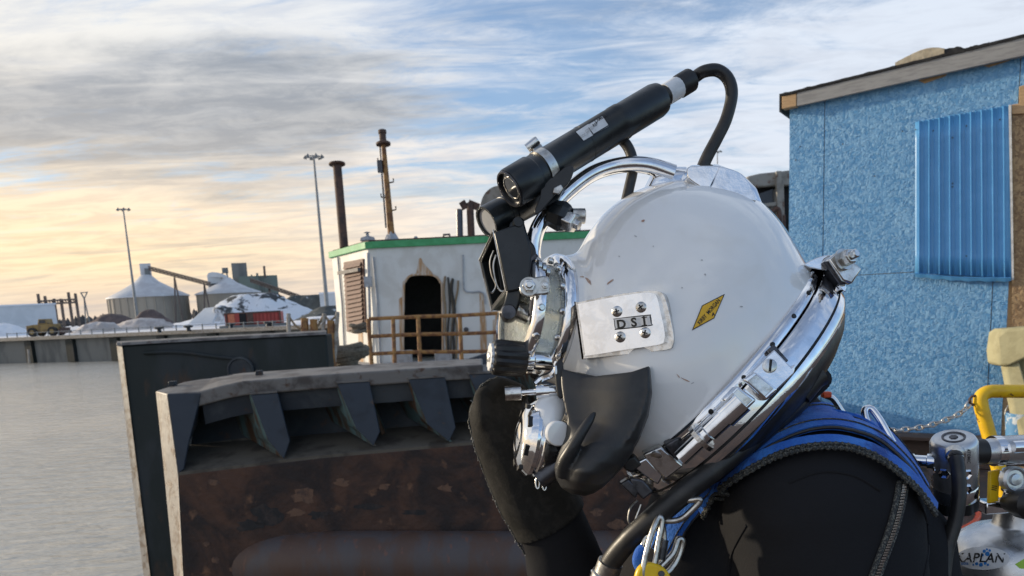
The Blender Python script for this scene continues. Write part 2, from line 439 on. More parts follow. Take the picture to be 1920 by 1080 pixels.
M['yellow_paint'] = mat('yellow_paint', (.80, .50, .01), .42, c2=(.70, .42, .012), scale=14, c3=(.10, .045, .02), s3=26, lo3=.63, hi3=.67, r3=.8, bump=.1, bscale=60, bdist=.003)
M['yellow_bright'] = mat('yellow_anodised', (.85, .55, .01), .35, c2=(.75, .45, .01), scale=30)
M['sticker_yellow'] = mat('sticker_yellow', (.80, .46, .015), .4, c2=(.70, .40, .02), scale=60)
M['sticker_white'] = mat('sticker_white', (.72, .73, .74), .4, c2=(.62, .63, .64), scale=60)
M['ink'] = mat('black_ink', (.012, .012, .012), .5)
M['ink_blue'] = mat('blue_ink', (.02, .18, .5), .5)
M['green_paper'] = mat('green_sticker', (.35, .6, .05), .5)
M['scuff'] = mat('brown_scuff', (.42, .25, .18), .6, c2=(.55, .42, .34), scale=200)
M['grime'] = mat('grey_scuff', (.5, .5, .5), .6, c2=(.4, .4, .4), scale=200)
M['aluminium'] = mat('aluminium', (.60, .61, .62), .30, .85, c2=(.50, .51, .52), scale=30, rvar=.25, bump=.04, bscale=120)
M['orange_hose'] = mat('orange_hose', (.75, .09, .025), .45, c2=(.6, .07, .02), scale=20)
M['tan_rope'] = mat('tan_rope', (.32, .24, .15), .9, c2=(.20, .15, .10), scale=60, bump=.8, bscale=150)
M['osb_blue'] = osb_mat('blue_painted_strand_board', (.15, .38, .66), (.095, .30, .58), (.27, .52, .78), worn=(.42, .58, .72))
M['osb_raw'] = osb_mat('raw_strand_board', (.36, .23, .12), (.26, .16, .08), (.50, .34, .18))
M['blue_metal'] = mat('blue_sheet_metal', (.10, .34, .66), .38, c2=(.12, .37, .70), scale=6, c3=(.45, .6, .72), s3=40, lo3=.70, hi3=.73, bump=.05, bscale=20)
M['white_trim'] = mat('white_trim', (.78, .78, .76), .5, c2=(.6, .6, .58), scale=20)
M['grey_board'] = mat('weathered_grey_board', (.36, .355, .345), .75, c2=(.28, .275, .27), scale=7, stretch=(1, 1, 8), bump=.3, bscale=60, bdist=.004, c3=(.34, .33, .31), s3=14, lo3=.6, hi3=.7)
M['timber'] = mat('fresh_timber', (.58, .38, .20), .7, c2=(.46, .29, .15), scale=12, stretch=(1, 1, 10), bump=.2, bscale=60)
M['black_felt'] = mat('black_felt', (.018, .018, .02), .9, c2=(.035, .035, .035), scale=12, bump=.6, bscale=50)
M['foam'] = mat('beige_foam', (.62, .53, .38), .85, c2=(.48, .40, .28), scale=12, bump=.5, bscale=40)
M['khaki'] = mat('khaki_canvas', (.42, .39, .23), .75, c2=(.36, .33, .19), scale=9, bump=.2, bscale=50)
M['steel_dark'] = mat('painted_dark_steel', (.028, .034, .042), .55, spec=.3, c2=(.055, .062, .068), scale=3, c3=(.075, .04, .025), s3=7, lo3=.60, hi3=.72, bump=.25, bscale=26, bdist=.006)
M['steel_green'] = mat('dark_green_steel', (.014, .020, .020), .55, spec=.25, c2=(.024, .030, .034), scale=1.8, stretch=(1, 1, .35), c3=(.05, .032, .022), s3=4, lo3=.58, hi3=.74, bump=.2, bscale=22, bdist=.006)
M['steel_blue'] = mat('blue_grey_steel', (.030, .040, .056), .5, spec=.35, c2=(.022, .029, .040), scale=6, c3=(.10, .055, .03), s3=16, lo3=.64, hi3=.74, bump=.2, bscale=40, bdist=.004)
M['steel_teal'] = mat('flaking_teal_steel', (.12, .20, .20), .6, c2=(.10, .055, .03), scale=7, stretch=(2, 2, .5), lo=.4, hi=.6, bump=.3, bscale=40, bdist=.004)
M['rust'] = mat('rusty_plate', (.030, .022, .020), .75, c2=(.090, .046, .030), scale=3.2, lo=.38, hi=.66, detail=10, dist=.8, c3=(.17, .088, .05), s3=7, lo3=.60, hi3=.72, bump=.8, bscale=16, bdist=.02, spec=.3)
M['rust_flake'] = mat('peeled_rust', (.14, .075, .045), .8, c2=(.07, .04, .03), scale=18, bump=.6, bscale=50)
M['rust_dark'] = mat('dark_scale', (.018, .016, .016), .8, c2=(.04, .028, .024), scale=12, bump=.6, bscale=40)
M['rust_pipe'] = mat('rusty_pipe', (.075, .062, .062), .55, c2=(.085, .048, .034), scale=5, lo=.4, hi=.62, stretch=(1.6, 1, .5), c3=(.14, .065, .045), s3=15, lo3=.60, hi3=.7, bump=.3, bscale=40, bdist=.006)
M['ledge'] = mat('dusty_ledge', (.11, .095, .075), .85, c2=(.055, .045, .036), scale=5, bump=.3, bscale=40)
M['flange'] = mat('pale_mottled_flange', (.16, .15, .14), .6, c2=(.065, .055, .05), scale=5, detail=9, bump=.3, bscale=40, c3=(.07, .035, .02), s3=12, lo3=.6, hi3=.72)
M['edge_light'] = mat('pale_worn_sunlit_edge', (.36, .33, .29), .55, c2=(.20, .15, .11), scale=9, bump=.3, bscale=40, c3=(.10, .05, .03), s3=20, lo3=.62, hi3=.7)  # pale with rust spots; on knee corner strips the paleness paints sunlight in
M['tug_white'] = mat('tug_white_paint', (.68, .68, .66), .5, c2=(.60, .59, .56), scale=2.2, c3=(.30, .17, .08), s3=5, lo3=.70, hi3=.82, bump=.1, bscale=20)
M['tug_green'] = mat('green_trim', (.05, .30, .11), .5, c2=(.07, .36, .15), scale=6)
M['rust_orange'] = mat('orange_rust_rail', (.34, .17, .05), .65, c2=(.16, .065, .025), scale=9, lo=.42, hi=.6, bump=.4, bscale=60, c3=(.42, .26, .08), s3=16)
M['rust_streak'] = mat('rust_streak', (.42, .24, .11), .7, c2=(.56, .48, .40), scale=9, stretch=(2, 2, .3), lo=.38, hi=.62)
M['rust_brown'] = mat('brown_rust', (.10, .055, .04), .75, c2=(.05, .032, .028), scale=7, bump=.4, bscale=40)
M['louver'] = mat('brown_louver', (.16, .085, .065), .65, c2=(.12, .065, .05), scale=9)
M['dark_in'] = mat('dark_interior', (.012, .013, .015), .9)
M['grey_box'] = mat('grey_box', (.40, .42, .45), .6, c2=(.32, .33, .35), scale=12)
M['dirty_rope'] = mat('dirty_rope', (.17, .145, .11), .9, c2=(.10, .085, .065), scale=30, bump=.8, bscale=90)
M['concrete'] = mat('quay_concrete', (.17, .175, .17), .8, c2=(.11, .115, .115), scale=.5, stretch=(1, 1, .4), bump=.3, bscale=3, bdist=.05)
M['snow'] = mat('snow', (.78, .80, .84), .7, c2=(.62, .64, .68), scale=.16, bump=.5, bscale=1.2, bdist=.2, lo=.5, hi=.75)
M['dirty_snow'] = mat('dirty_snow', (.55, .51, .49), .8, c2=(.40, .36, .34), scale=.6, bump=.6, bscale=2, bdist=.2)
M['coal'] = mat('dark_pile', (.05, .055, .06), .9, c2=(.70, .73, .78), scale=.30, lo=.43, hi=.50, bump=.6, bscale=2, bdist=.2)
M['coal_dark'] = mat('dark_cover', (.05, .06, .062), .8, c2=(.08, .09, .09), scale=.3, c3=(.6, .63, .67), s3=.6, lo3=.6, hi3=.7)
M['brown_pile'] = mat('brown_pile', (.10, .075, .072), .9, c2=(.15, .11, .10), scale=.4, bump=.6, bscale=2, bdist=.2)
M['silo_wall'] = mat('silo_concrete', (.34, .30, .245), .8, c2=(.27, .24, .20), scale=.12, stretch=(1, 1, .3), c3=(.16, .14, .12), s3=.3, lo3=.66, hi3=.78)
M['silo_roof'] = mat('silo_roof_snow', (.60, .61, .63), .6, c2=(.50, .50, .52), scale=.2, stretch=(1, 1, .3))
M['far_grey'] = mat('far_grey_cladding', (.19, .20, .20), .8, c2=(.15, .16, .16), scale=.2, stretch=(1, 1, .2))
M['far_green'] = mat('far_green_cladding', (.15, .19, .175), .8, c2=(.11, .14, .13), scale=.2, stretch=(1, 1, .2))
M['far_brown'] = mat('far_brown_steel', (.14, .11, .095), .8, c2=(.10, .08, .07), scale=.5)
M['far_white'] = mat('far_white_cladding', (.62, .64, .66), .6, c2=(.56, .58, .60), scale=.3)
M['lamp_steel'] = mat('galvanised_steel', (.25, .26, .265), .6, c2=(.19, .2, .2), scale=1)
M['container_red'] = mat('red_container', (.34, .045, .035), .6, c2=(.27, .04, .03), scale=1, stretch=(1, 1, .3))
M['container_pale'] = mat('orange_door', (.52, .16, .08), .6)
M['loader_yellow'] = mat('loader_yellow', (.27, .18, .06), .6, c2=(.17, .11, .05), scale=2)
M['tyre'] = mat('tyre', (.025, .024, .024), .8)
M['window'] = mat('dark_window', (.03, .035, .04), .15)
M['woods'] = mat('winter_woods', (.06, .055, .055), .95, c2=(.09, .08, .075), scale=.3)
M['deck'] = mat('rusty_deck', (.085, .055, .042), .8, c2=(.05, .038, .033), scale=3, c3=(.28, .15, .07), s3=9, lo3=.6, hi3=.72, bump=.5, bscale=30, bdist=.01)
M['ground'] = mat('snow_ground', (.74, .76, .80), .8, c2=(.55, .56, .58), scale=.03, lo=.48, hi=.62, c3=(.22, .20, .19), s3=.06, lo3=.6, hi3=.68)
M['glass'] = glass_mat('port_glass')
M['lens'] = mat('lens', (.02, .022, .025), .06, coat=1)
M['water'] = water_mat()
M['skin_dark'] = mat('face_in_shadow', (.30, .19, .14), .6)
M['blue_bucket'] = mat('scuffed_blue', (.10, .28, .52), .5, c2=(.62, .68, .72), scale=14, lo=.5, hi=.6)
M['cab_grey'] = mat('grey_cab', (.28, .27, .245), .6, c2=(.20, .19, .17), scale=3, c3=(.13, .07, .045), s3=5, lo3=.58, hi3=.7)


# ------------------------------------------------------------------ setting: water, far shore
WZ, LZ = -2.3, 0.2
A0 = pt(0, 600, 84); B0 = pt(620, 600, 66)
qa = V((A0.x, A0.y, 0)); qb = V((B0.x, B0.y, 0)); qd = (qb - qa).normalized()
quay_line = [qa - qd * 420, qa, qb, qb + V((16, -4, 0)), V((400, 52, 0))]
mb = MB(); mb.add([(-1500, -1500, WZ), (1500, -1500, WZ), (1500, 1500, WZ), (-1500, 1500, WZ)], [(0, 1, 2, 3)])
structure('water', mb, M['water'], 0)
mb = MB(); n = len(quay_line)
back = [V((-2600, 2600, 0)), V((-1000, 2600, 0)), V((0, 2600, 0)), V((1000, 2600, 0)), V((2600, 2600, 0))]
mb.loft([[V((p.x, p.y, LZ)) for p in quay_line], [V((p.x, p.y, LZ)) for p in back]], closed=False)
structure('snowy_ground', mb, M['ground'], 0)
# concrete quay: wall face, pale coping, dark fender piles
mb = MB(); cop = MB()
for a, b in zip(quay_line[:-1], quay_line[1:]):
    t = (b - a).normalized(); nn = V((t.y, -t.x, 0))
    mb.prism([V((a.x, a.y, WZ - 1)), V((b.x, b.y, WZ - 1)), V((b.x, b.y, LZ)), V((a.x, a.y, LZ))], -nn * 1.5)
    cop.bar(V((a.x, a.y, LZ + .12)) + nn * .1, V((b.x, b.y, LZ + .12)) + nn * .1, .9, .34)
quay = structure('quay', mb, M['concrete'], 0)
structure('coping', cop, M['edge_light'], 0, quay, None)
for i in range(9):
    x = -120 + i * 92
    s = (x + 20) / 620.0; p = qa + (qb - qa) * (x / 620.0); nn = V((qd.y, -qd.x, 0))
    m = MB(); m.box(p + nn * .2 + V((0, 0, -1.1)), (.55, .2, 1.15), (qd, nn, V((0, 0, 1))))
    structure('fender_pile', m, M['steel_green'], 0, quay, None)
m = MB(); m.tube([p_ + V((0, 0, 0)) for p_ in (pt(55, 681, 80), pt(53, 655, 80))], .12, 8)
single('mooring_stake', 'thin pale stake standing in the water by the concrete quay', 'stake', m, M['edge_light'])
# low quay-edge rail posts
for a, b, k in ((qa, qb, 26),):
    for i in range(k):
        p = a.lerp(b, i / k) - V((qd.y, -qd.x, 0)) * .5
        m = MB(); m.tube([p + V((0, 0, LZ)), p + V((0, 0, LZ + .8))], .06, 6); m.tube([p + V((0, 0, LZ + .72)), a.lerp(b, (i + 1) / k) - V((qd.y, -qd.x, 0)) * .5 + V((0, 0, LZ + .72))], .035, 5)
        structure('rail_post', m, M['lamp_steel'], 30, quay, None)


def zbox(mb, x0, x1, yt, d, dep, zb=LZ, ang=None):
    """upright box whose front shows between pixel columns x0..x1 at depth d, top at pixel yt, standing on height zb"""
    c = pt((x0 + x1) / 2, yt, d); w = (x1 - x0) * d / FPX / 2
    if ang is None: ang = math.atan2(c.x, c.y)
    f = V((math.sin(ang), math.cos(ang), 0)); r = V((math.cos(ang), -math.sin(ang), 0))
    h = (c.z - zb) / 2
    mb.box(V((c.x, c.y, zb + h)) + f * dep / 2, (w, dep / 2, h), (r, f, V((0, 0, 1)))); return c
def mound(x0, x1, yt, d, m, name, label, cat, rough=.25, flat=0.0, seed=0, depr=.7):
    c = pt((x0 + x1) / 2, yt, d); w = (x1 - x0) * d / FPX / 2; H = c.z - LZ; mb = MB(); R = []; N, K = 30, 12
    for i in range(K + 1):
        t = i / K; row = []
        for k in range(N):
            a = 2 * math.pi * k / N; nz = noise.fractal(V((math.cos(a) * 2.2 + seed, math.sin(a) * 2.2, t * 3)), 1, 2, 4)
            rr = w * t * (1 + .16 * nz)
            hh = H * max(0, (1 - t ** 1.9)) ** 1.15 if not flat else H * max(0, min(1, (1 - t) / (1 - flat)))
            hh += H * rough * .35 * nz * (1 - abs(2 * t - 1)) - .15 * t
            row.append(V((c.x + rr * math.cos(a), c.y + rr * depr * math.sin(a), LZ + hh)))
        R.append(row)
    mb.loft(list(reversed(R)))
    return single(name, label, cat, mb, m, smooth=60, loc=(c.x, c.y, LZ))


# far woods along the horizon
mb = MB()
for i in range(620):
    x = random.uniform(-700, 1900); d = random.uniform(520, 760)
    p = pt(x, 600, d); h = random.uniform(5, 9.5) * (1 + .25 * noise.noise(V((x * .01, 0, 0)))); w = random.uniform(1.5, 3.6)
    mb.lathe((p.x, p.y, LZ), (0, 0, 1), [(0, w * .6), (h * .35, w * random.uniform(.8, 1.1)), (h * .75, w * .55), (h, .1)], 6)
single('far_woods', 'low dark line of bare winter trees along the horizon', 'trees', mb, M['woods'], smooth=0, kind='stuff')

# long white storage tent behind the snow
d = 170; t = Thing('storage_hall', 'long plain white storage hall beyond the quay snow', 'building', (pt(20, 600, d).x, pt(20, 600, d).y, LZ))
m = MB(); c = zbox(m, -190, 82, 577, d, 14); t.part('wall', m, M['far_white'], smooth=0)
m = MB(); zbox(m, -192, 84, 574, d - .3, 14.6, zb=c.z); t.part('roof', m, M['snow'], smooth=0)

# yellow wheel loader
def wheel_loader():
    d = 104; k = .88 * d / FPX; o = pt(93, 635, d); o = V((o.x, o.y, LZ)); R = V((1, 0, 0)); Y = V((0, 1, 0)); Z = V((0, 0, 1))
    t = Thing('wheel_loader', 'yellow wheel loader parked on the snowy quay', 'loader', o)
    P = lambda x, z, y=0: o + R * (x * k) + Z * (z * k) + Y * y
    m = MB(); m.prism([P(-38, 9, -.9), P(-38, 23, -.9), P(-22, 25, -.9), P(-20, 9, -.9)], Y * 1.8); m.box(P(-2, 17), (22 * k, .9, 8 * k)); t.part('body', m, M['loader_yellow'], bevel=.06)
    m = MB(); m.prism([P(-14, 25, -.8), P(-11, 36, -.8), P(4, 36, -.8), P(6, 25, -.8)], Y * 1.6); cab = t.part('cab', m, M['loader_yellow'], bevel=.06)
    m = MB(); m.prism([P(-10, 27, -.84), P(-9, 34, -.84), P(3, 34, -.84), P(4, 27, -.84)], Y * .03); t.part('window', m, M['window'], cab)
    for x in (-24, 18):
        for y in (-.95, .95):
            m = MB(); m.lathe(P(x, 9.5, y - .25), Y, [(0, 5 * k), (0, 9.5 * k), (.5, 9.5 * k), (.5, 5 * k)], 18); w = t.part('wheel', m, M['tyre'])
            m = MB(); m.lathe(P(x, 9.5, y - .29), Y, [(0, 1 * k), (0, 4.6 * k), (.58, 4.6 * k), (.58, 1 * k)], 14); t.part('rim', m, M['loader_yellow'], w)
    for y in (-.6, .6):
        m = MB(); m.bar(P(8, 20, y), P(34, 11, y), .18, .3); t.part('lift_arm', m, M['loader_yellow'])
    m = MB(); m.prism([P(30, 4, -1.2), P(32, 13, -1.2), P(37, 16, -1.2), P(36, 12, -1.2), P(41, 4, -1.2)], Y * 2.4); t.part('bucket', m, M['rust_brown'])
wheel_loader()

# substation gantry and pylon
d = 420; g0 = pt(110, 600, d); t = Thing('substation_gantry', 'long rusty lattice gantry of an electrical substation on the skyline', 'gantry', (g0.x, g0.y, LZ))
for x, yt in ((71, 551), (84, 555), (101, 560), (114, 560), (128, 548), (141, 550)):
    m = MB(); p = pt(x, yt, d); m.bar((p.x, p.y, LZ), p, 1.1); t.part('post', m, M['far_brown'], smooth=0)
for ya, yb in ((565, 561), (571, 567)):
    m = MB(); m.bar(pt(70, ya, d - 1), pt(143, yb, d - 1), .9); t.part('beam', m, M['far_brown'], smooth=0)
m = MB()
for i in range(14):
    x = 71 + i * 5; m.bar(pt(x, 565 - i * .28, d), pt(x + 5, 571 - i * .28, d), .35)
t.part('bracing', m, M['far_brown'], smooth=0)
t = Thing('transmission_pylon', 'thin grey pylon with a V shaped head behind the gantry', 'pylon', (pt(158, 600, d).x, pt(158, 600, d).y, LZ))
m = MB(); b1 = at = pt(158, 560, d); m.bar((at.x - 1.2, at.y, LZ), at, .5); m.bar((at.x + 1.2, at.y, LZ), at, .5); t.part('mast', m, M['far_grey'], smooth=0)
m = MB(); m.bar(at, pt(151, 548, d), .5); m.bar(at, pt(164, 547, d), .5); m.bar(pt(151, 549, d), pt(164, 548, d), .5); t.part('crossarm', m, M['far_grey'], smooth=0)

# high mast lights
def mast_light(xb, xt, yt, d, label, heads=6):
    top = pt(xt, yt, d); base = V((top.x, top.y, LZ)); H = top.z - LZ
    t = Thing('mast_light', label, 'lamp mast', base, 'tall yard lighting masts')
    m = MB(); m.tube([base, base + V((0, 0, H * .5)), top], [.42, .3, .18], 10); t.part('pole', m, M['lamp_steel'])
    m = MB(); m.tube([top + V((1.3 * math.cos(a), 1.3 * math.sin(a), -.1)) for a in [2 * math.pi * k / 16 for k in range(16)]], .08, 6, closed=True)
    m.bar(top + V((-1.3, 0, -.1)), top + V((1.3, 0, -.1)), .12); m.bar(top + V((0, -1.3, -.1)), top + V((0, 1.3, -.1)), .12); t.part('head_ring', m, M['lamp_steel'])
    for k in range(heads):
        a = 2 * math.pi * k / heads; m = MB(); c = top + V((1.55 * math.cos(a), 1.55 * math.sin(a), -.1))
        m.lathe(c, (math.cos(a) * .3, math.sin(a) * .3, -1), [(-.35, .12), (-.1, .2), (.25, .38), (.3, .36)], 10); t.part('floodlight', m, M['far_grey'])
mast_light(258, 231, 392, 205, 'slim lighting mast rising before the round silo')
mast_light(610, 588, 293, 142, 'tall lighting mast beside the tug boat deckhouse')
mast_light(1347, 1345, 284, 300, 'small far lighting mast showing just above the diving helmet')

# round storage silos
def silo(xc, w, yt_wall, yt_roof, d, name, label, label_cat='silo'):
    r = w * d / FPX / 2; c = pt(xc, yt_wall, d + r); base = V((c.x, c.y, LZ)); hz_ = c.z - LZ; hr = (yt_wall - yt_roof) * d / FPX
    t = Thing(name, label, label_cat, base)
    m = MB(); m.lathe(base, (0, 0, 1), [(0, r), (hz_, r)], 40); t.part('wall', m, M['silo_wall'], smooth=60)
    m = MB(); m.lathe(base + V((0, 0, hz_)), (0, 0, 1), [(0, r + .5), (.4, r + .4), (hr * .35, r * .66), (hr * .7, r * .3), (hr, r * .12)], 40); t.part('roof', m, M['silo_roof'], smooth=60)
    return t, base, hz_, hr, r
t, b_, hz_, hr, r_ = silo(279, 146, 558, 514, 255, 'round_silo', 'large round silo with pale conical roof and rooftop headhouse')
m = MB(); zbox(m, 262, 281, 494, 266, 4, zb=LZ + hz_ + hr * .82); hh = t.part('headhouse', m, M['silo_roof'], smooth=0)
m = MB(); zbox(m, 271, 280, 503, 265.6, .3, zb=LZ + hz_ + hr * .98); t.part('hatch', m, M['far_grey'], hh, smooth=0)
for k in range(14):
    a = -math.pi * (k + .5) / 14; m = MB(); p = b_ + V(((r_ + .1) * math.cos(a), (r_ + .1) * math.sin(a), 0)); m.bar(p, p + V((0, 0, hz_ - .1)), .35); t.part('buttress', m, M['silo_wall'], smooth=0)
t, b_, hz_, hr, r_ = silo(428, 118, 551, 520, 262, 'round_silo', 'round silo with conical roof half hidden by the snow covered heap')
m = MB(); zbox(m, 389, 413, 515, 270, 5); th = t.part('elevator_tower', m, M['far_white'], smooth=0)
m = MB(); c0 = pt(390, 515, 270); m.prism([pt(388, 519, 269.5), pt(390, 512, 269.5), pt(398, 510, 269.5), pt(416, 516, 269.5), pt(416, 520, 269.5)], (0, 5.5, 0)); t.part('tower_roof', m, M['far_white'], th, smooth=0)
m = MB(); m.prism([pt(393, 532, 269.4), pt(393, 539, 269.4), pt(410, 538, 269.4), pt(410, 531, 269.4)], (0, .2, 0)); t.part('window', m, M['window'], th, smooth=0)
m = MB(); zbox(m, 416, 427, 502, 275, 3, zb=pt(416, 512, 275).z); m.bar(pt(417, 512, 276), pt(415, 524, 276), .4); m.bar(pt(425, 512, 276), pt(428, 524, 276), .4); t.part('roof_cabin', m, M['far_grey'], smooth=0)
# conveyors
def conveyor(pts, d, wid, label, legs=()):
    t = Thing('conveyor', label, 'conveyor', (pt(pts[0][0], 600, d).x, pt(pts[0][0], 600, d).y, LZ))
    for (x0, y0), (x1, y1) in zip(pts[:-1], pts[1:]):
        a, b = pt(x0, y0, d), pt(x1, y1, d); m = MB(); m.bar(a, b, 1.2, wid * .28); m.bar(a + V((0, 0, wid)), b + V((0, 0, wid)), 1.2, wid * .28); t.part('truss', m, M['far_brown'], smooth=0)
        n_ = max(3, int((b - a).length / (wid * 1.1)))
        m = MB()
        for i in range(n_):
            p, q = a.lerp(b, i / n_), a.lerp(b, (i + 1) / n_); m.bar(p, q + V((0, 0, wid)), .18); m.bar(p, p + V((0, 0, wid)), .18)
        m.bar(a + V((0, 0, wid * .5)), b + V((0, 0, wid * .5)), .8, wid * .35); t.part('bracing', m, M['far_brown'], smooth=0)
    for x, y in legs:
        p = pt(x, y, d); m = MB(); m.bar(p, (p.x - 1.3, p.y, LZ), .4); m.bar(p, (p.x + 1.3, p.y, LZ), .4); t.part('trestle', m, M['far_brown'], smooth=0)
conveyor([(280, 506), (395, 536)], 258, 1.1, 'inclined conveyor bridge running down from the round silo headhouse', [(327, 520), (383, 534)])
conveyor([(470, 528), (612, 577)], 240, 1.0, 'long conveyor sloping down beside the grey elevator block', [(505, 541), (560, 560)])
# elevator block
d = 300; t = Thing('elevator_block', 'grey green industrial elevator block with tall square tower', 'building', (pt(480, 600, d).x, pt(480, 600, d).y, LZ))
m = MB(); zbox(m, 448, 518, 517, d, 14); t.part('wall', m, M['far_green'], smooth=0)
m = MB(); zbox(m, 434, 461, 493, d + 3, 9); t.part('tower', m, M['far_grey'], smooth=0)
for x0, x1, yt in ((470, 473, 515), (480, 484, 512)):
    m = MB(); zbox(m, x0, x1, yt, d - .6, .5, zb=pt(480, 575, d).z); t.part('duct', m, M['far_green'], smooth=0)
m = MB(); m.tube([pt(497, 520, d), pt(495, 499, d)], .45, 8); t.part('chimney', m, M['far_brown'])
for i in range(6):
    x = 486 + i * 5; m = MB(); zbox(m, x, x + .6, 519, d - .15, .2); t.part('cladding_joint', m, M['far_grey'], smooth=0)
# small pale shed at right
d = 180; t = Thing('warehouse', 'small pale warehouse beyond the lighting mast', 'building', (pt(635, 600, d).x, pt(635, 600, d).y, LZ))
m = MB(); c = zbox(m, 600, 700, 549, d, 10); t.part('wall', m, M['far_white'], smooth=0)
m = MB(); zbox(m, 599, 701, 546, d - .3, 10.6, zb=c.z); t.part('roof', m, M['snow'], smooth=0)

# heaps
mound(150, 265, 588, 200, M['brown_pile'], 'earth_heap', 'low brown earth heap at the foot of the round silo', 'heap', seed=1)
mound(238, 322, 580, 190, M['brown_pile'], 'earth_heap', 'dark brown earth heap in front of the round silo wall', 'heap', seed=8)
mound(200, 335, 596, 125, M['dirty_snow'], 'snow_heap', 'pinkish dirty snow heap behind the quay rail', 'snow heap', seed=2, rough=.6)
mound(130, 235, 603, 118, M['dirty_snow'], 'snow_heap', 'low dirty snow bank beside the yellow loader', 'snow heap', seed=5, rough=.6)
mound(-60, 60, 606, 128, M['snow'], 'snow_heap', 'white snow bank against the long storage hall', 'snow heap', seed=6, rough=.5)
mound(355, 600, 551, 160, M['coal'], 'covered_heap', 'big dark heap patchily covered with snow behind the red container', 'heap', seed=3, flat=.3, rough=.4)
mound(480, 680, 553, 190, M['coal_dark'], 'covered_heap', 'long dark tarpaulin covered heap under the sloping conveyor', 'heap', seed=4, flat=.35)
mound(545, 700, 573, 120, M['coal_dark'], 'covered_heap', 'low black heap dusted with snow beside the lighting mast', 'heap', seed=9, flat=.3)
mound(300, 470, 595, 128, M['snow'], 'snow_heap', 'bluish snow drift left of the red container', 'snow heap', seed=12, flat=.2)
mound(510, 720, 592, 100, M['snow'], 'snow_heap', 'smooth snow drift right of the red container', 'snow heap', seed=11, flat=.3)
m = MB(); m.prism([pt(352, 607, 112), pt(383, 578, 116), pt(413, 574, 116), pt(398, 606, 112)], (0, .8, 0))
single('leaning_slab', 'large pale slab leaning against the snowy heap', 'slab', m, M['far_white'], bevel=.1)
for (x, y, r) in ((415, 582, .7), (424, 585, .6), (431, 584, .6), (441, 588, .5)):
    p = pt(x, y, 115); m = MB(); m.ball(p, r * 1.4, 8, 6, (1.3, 1, .8)); m.box(p + V((0, 0, -.8)), (.9, .5, .8))
    single('scrap_lump', 'dark scrap lump lying behind the red container', 'scrap', m, M['coal'], 'scrap lumps behind the container')

# red container on the quay
def container():
    d = 88; t = Thing('shipping_container', 'red shipping container with an open dark door on the quay', 'container', (pt(470, 610, d).x, pt(470, 610, d).y, LZ))
    fl = pt(420, 588, d); fr = pt(521, 584, d); zt = (fl.z + fr.z) / 2
    a = V((fl.x, fl.y, LZ + .3)); b = V((fr.x, fr.y + 1.0, LZ + .3)); u = (b - a).normalized(); nrm = V((u.y, -u.x, 0)); L = (b - a).length; h = zt - LZ - .3
    m = MB(); c = (a + b) / 2 - nrm * 1.3 + V((0, 0, h / 2)); m.box(c, (L / 2, 1.2, h / 2), (u, nrm, V((0, 0, 1)))); t.part('body', m, M['container_red'], smooth=0)
    k = 0; s = L * .52
    while s < L - .2:
        m = MB(); m.box(a + u * s - nrm * .06 + V((0, 0, h / 2)), (.12, .06, h / 2 - .15), (u, nrm, V((0, 0, 1)))); t.part('rib', m, M['container_red'], smooth=0); s += .42
    for s, w, mm, nm in ((L * .03, .14, 'rust_brown', 'corner_post'), (L * .985, .14, 'rust_brown', 'corner_post'), (L * .12, .7, 'container_pale', 'door'), (L * .22, .5, 'container_red', 'door')):
        m = MB(); m.box(a + u * s - nrm * .04 + V((0, 0, h / 2)), (w / 2, .1, h / 2 + .02), (u, nrm, V((0, 0, 1)))); t.part(nm, m, M[mm], smooth=0)
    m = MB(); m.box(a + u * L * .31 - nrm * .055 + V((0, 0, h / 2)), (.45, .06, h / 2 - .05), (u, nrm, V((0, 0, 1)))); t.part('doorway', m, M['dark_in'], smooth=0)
    m = MB(); m.box(a + u * L * .45 - nrm * .02 + V((0, 0, h / 2)), (.35, .08, h / 2 - .05), (u, nrm, V((0, 0, 1)))); t.part('panel', m, M['rust_brown'], smooth=0)
    m = MB(); m.bar(a + V((0, 0, h)) - nrm * .05, b + V((0, 0, h)) - nrm * .05, .22, .16); t.part('top_rail', m, M['rust_brown'], smooth=0)
    m = MB(); m.box((a + b) / 2 - nrm * 1.2 + V((0, 0, -.2)), (L / 2 + .6, 1.6, .2), (u, nrm, V((0, 0, 1))))
    single('concrete_plinth', 'long concrete plinth under the red container', 'plinth', m, M['concrete'])
container()
for x in (300, 355, 435, 505, 512):
    p = pt(x, 631, 72); m = MB(); p.z = LZ + .3; m.lathe(p, (0, 0, 1), [(-.1, .22), (.2, .18), (.26, .42), (.40, .42), (.44, .2)], 12)
    single('bollard', 'short dark mooring bollard on the quay coping', 'bollard', m, M['steel_dark'], 'mooring bollards on the quay')

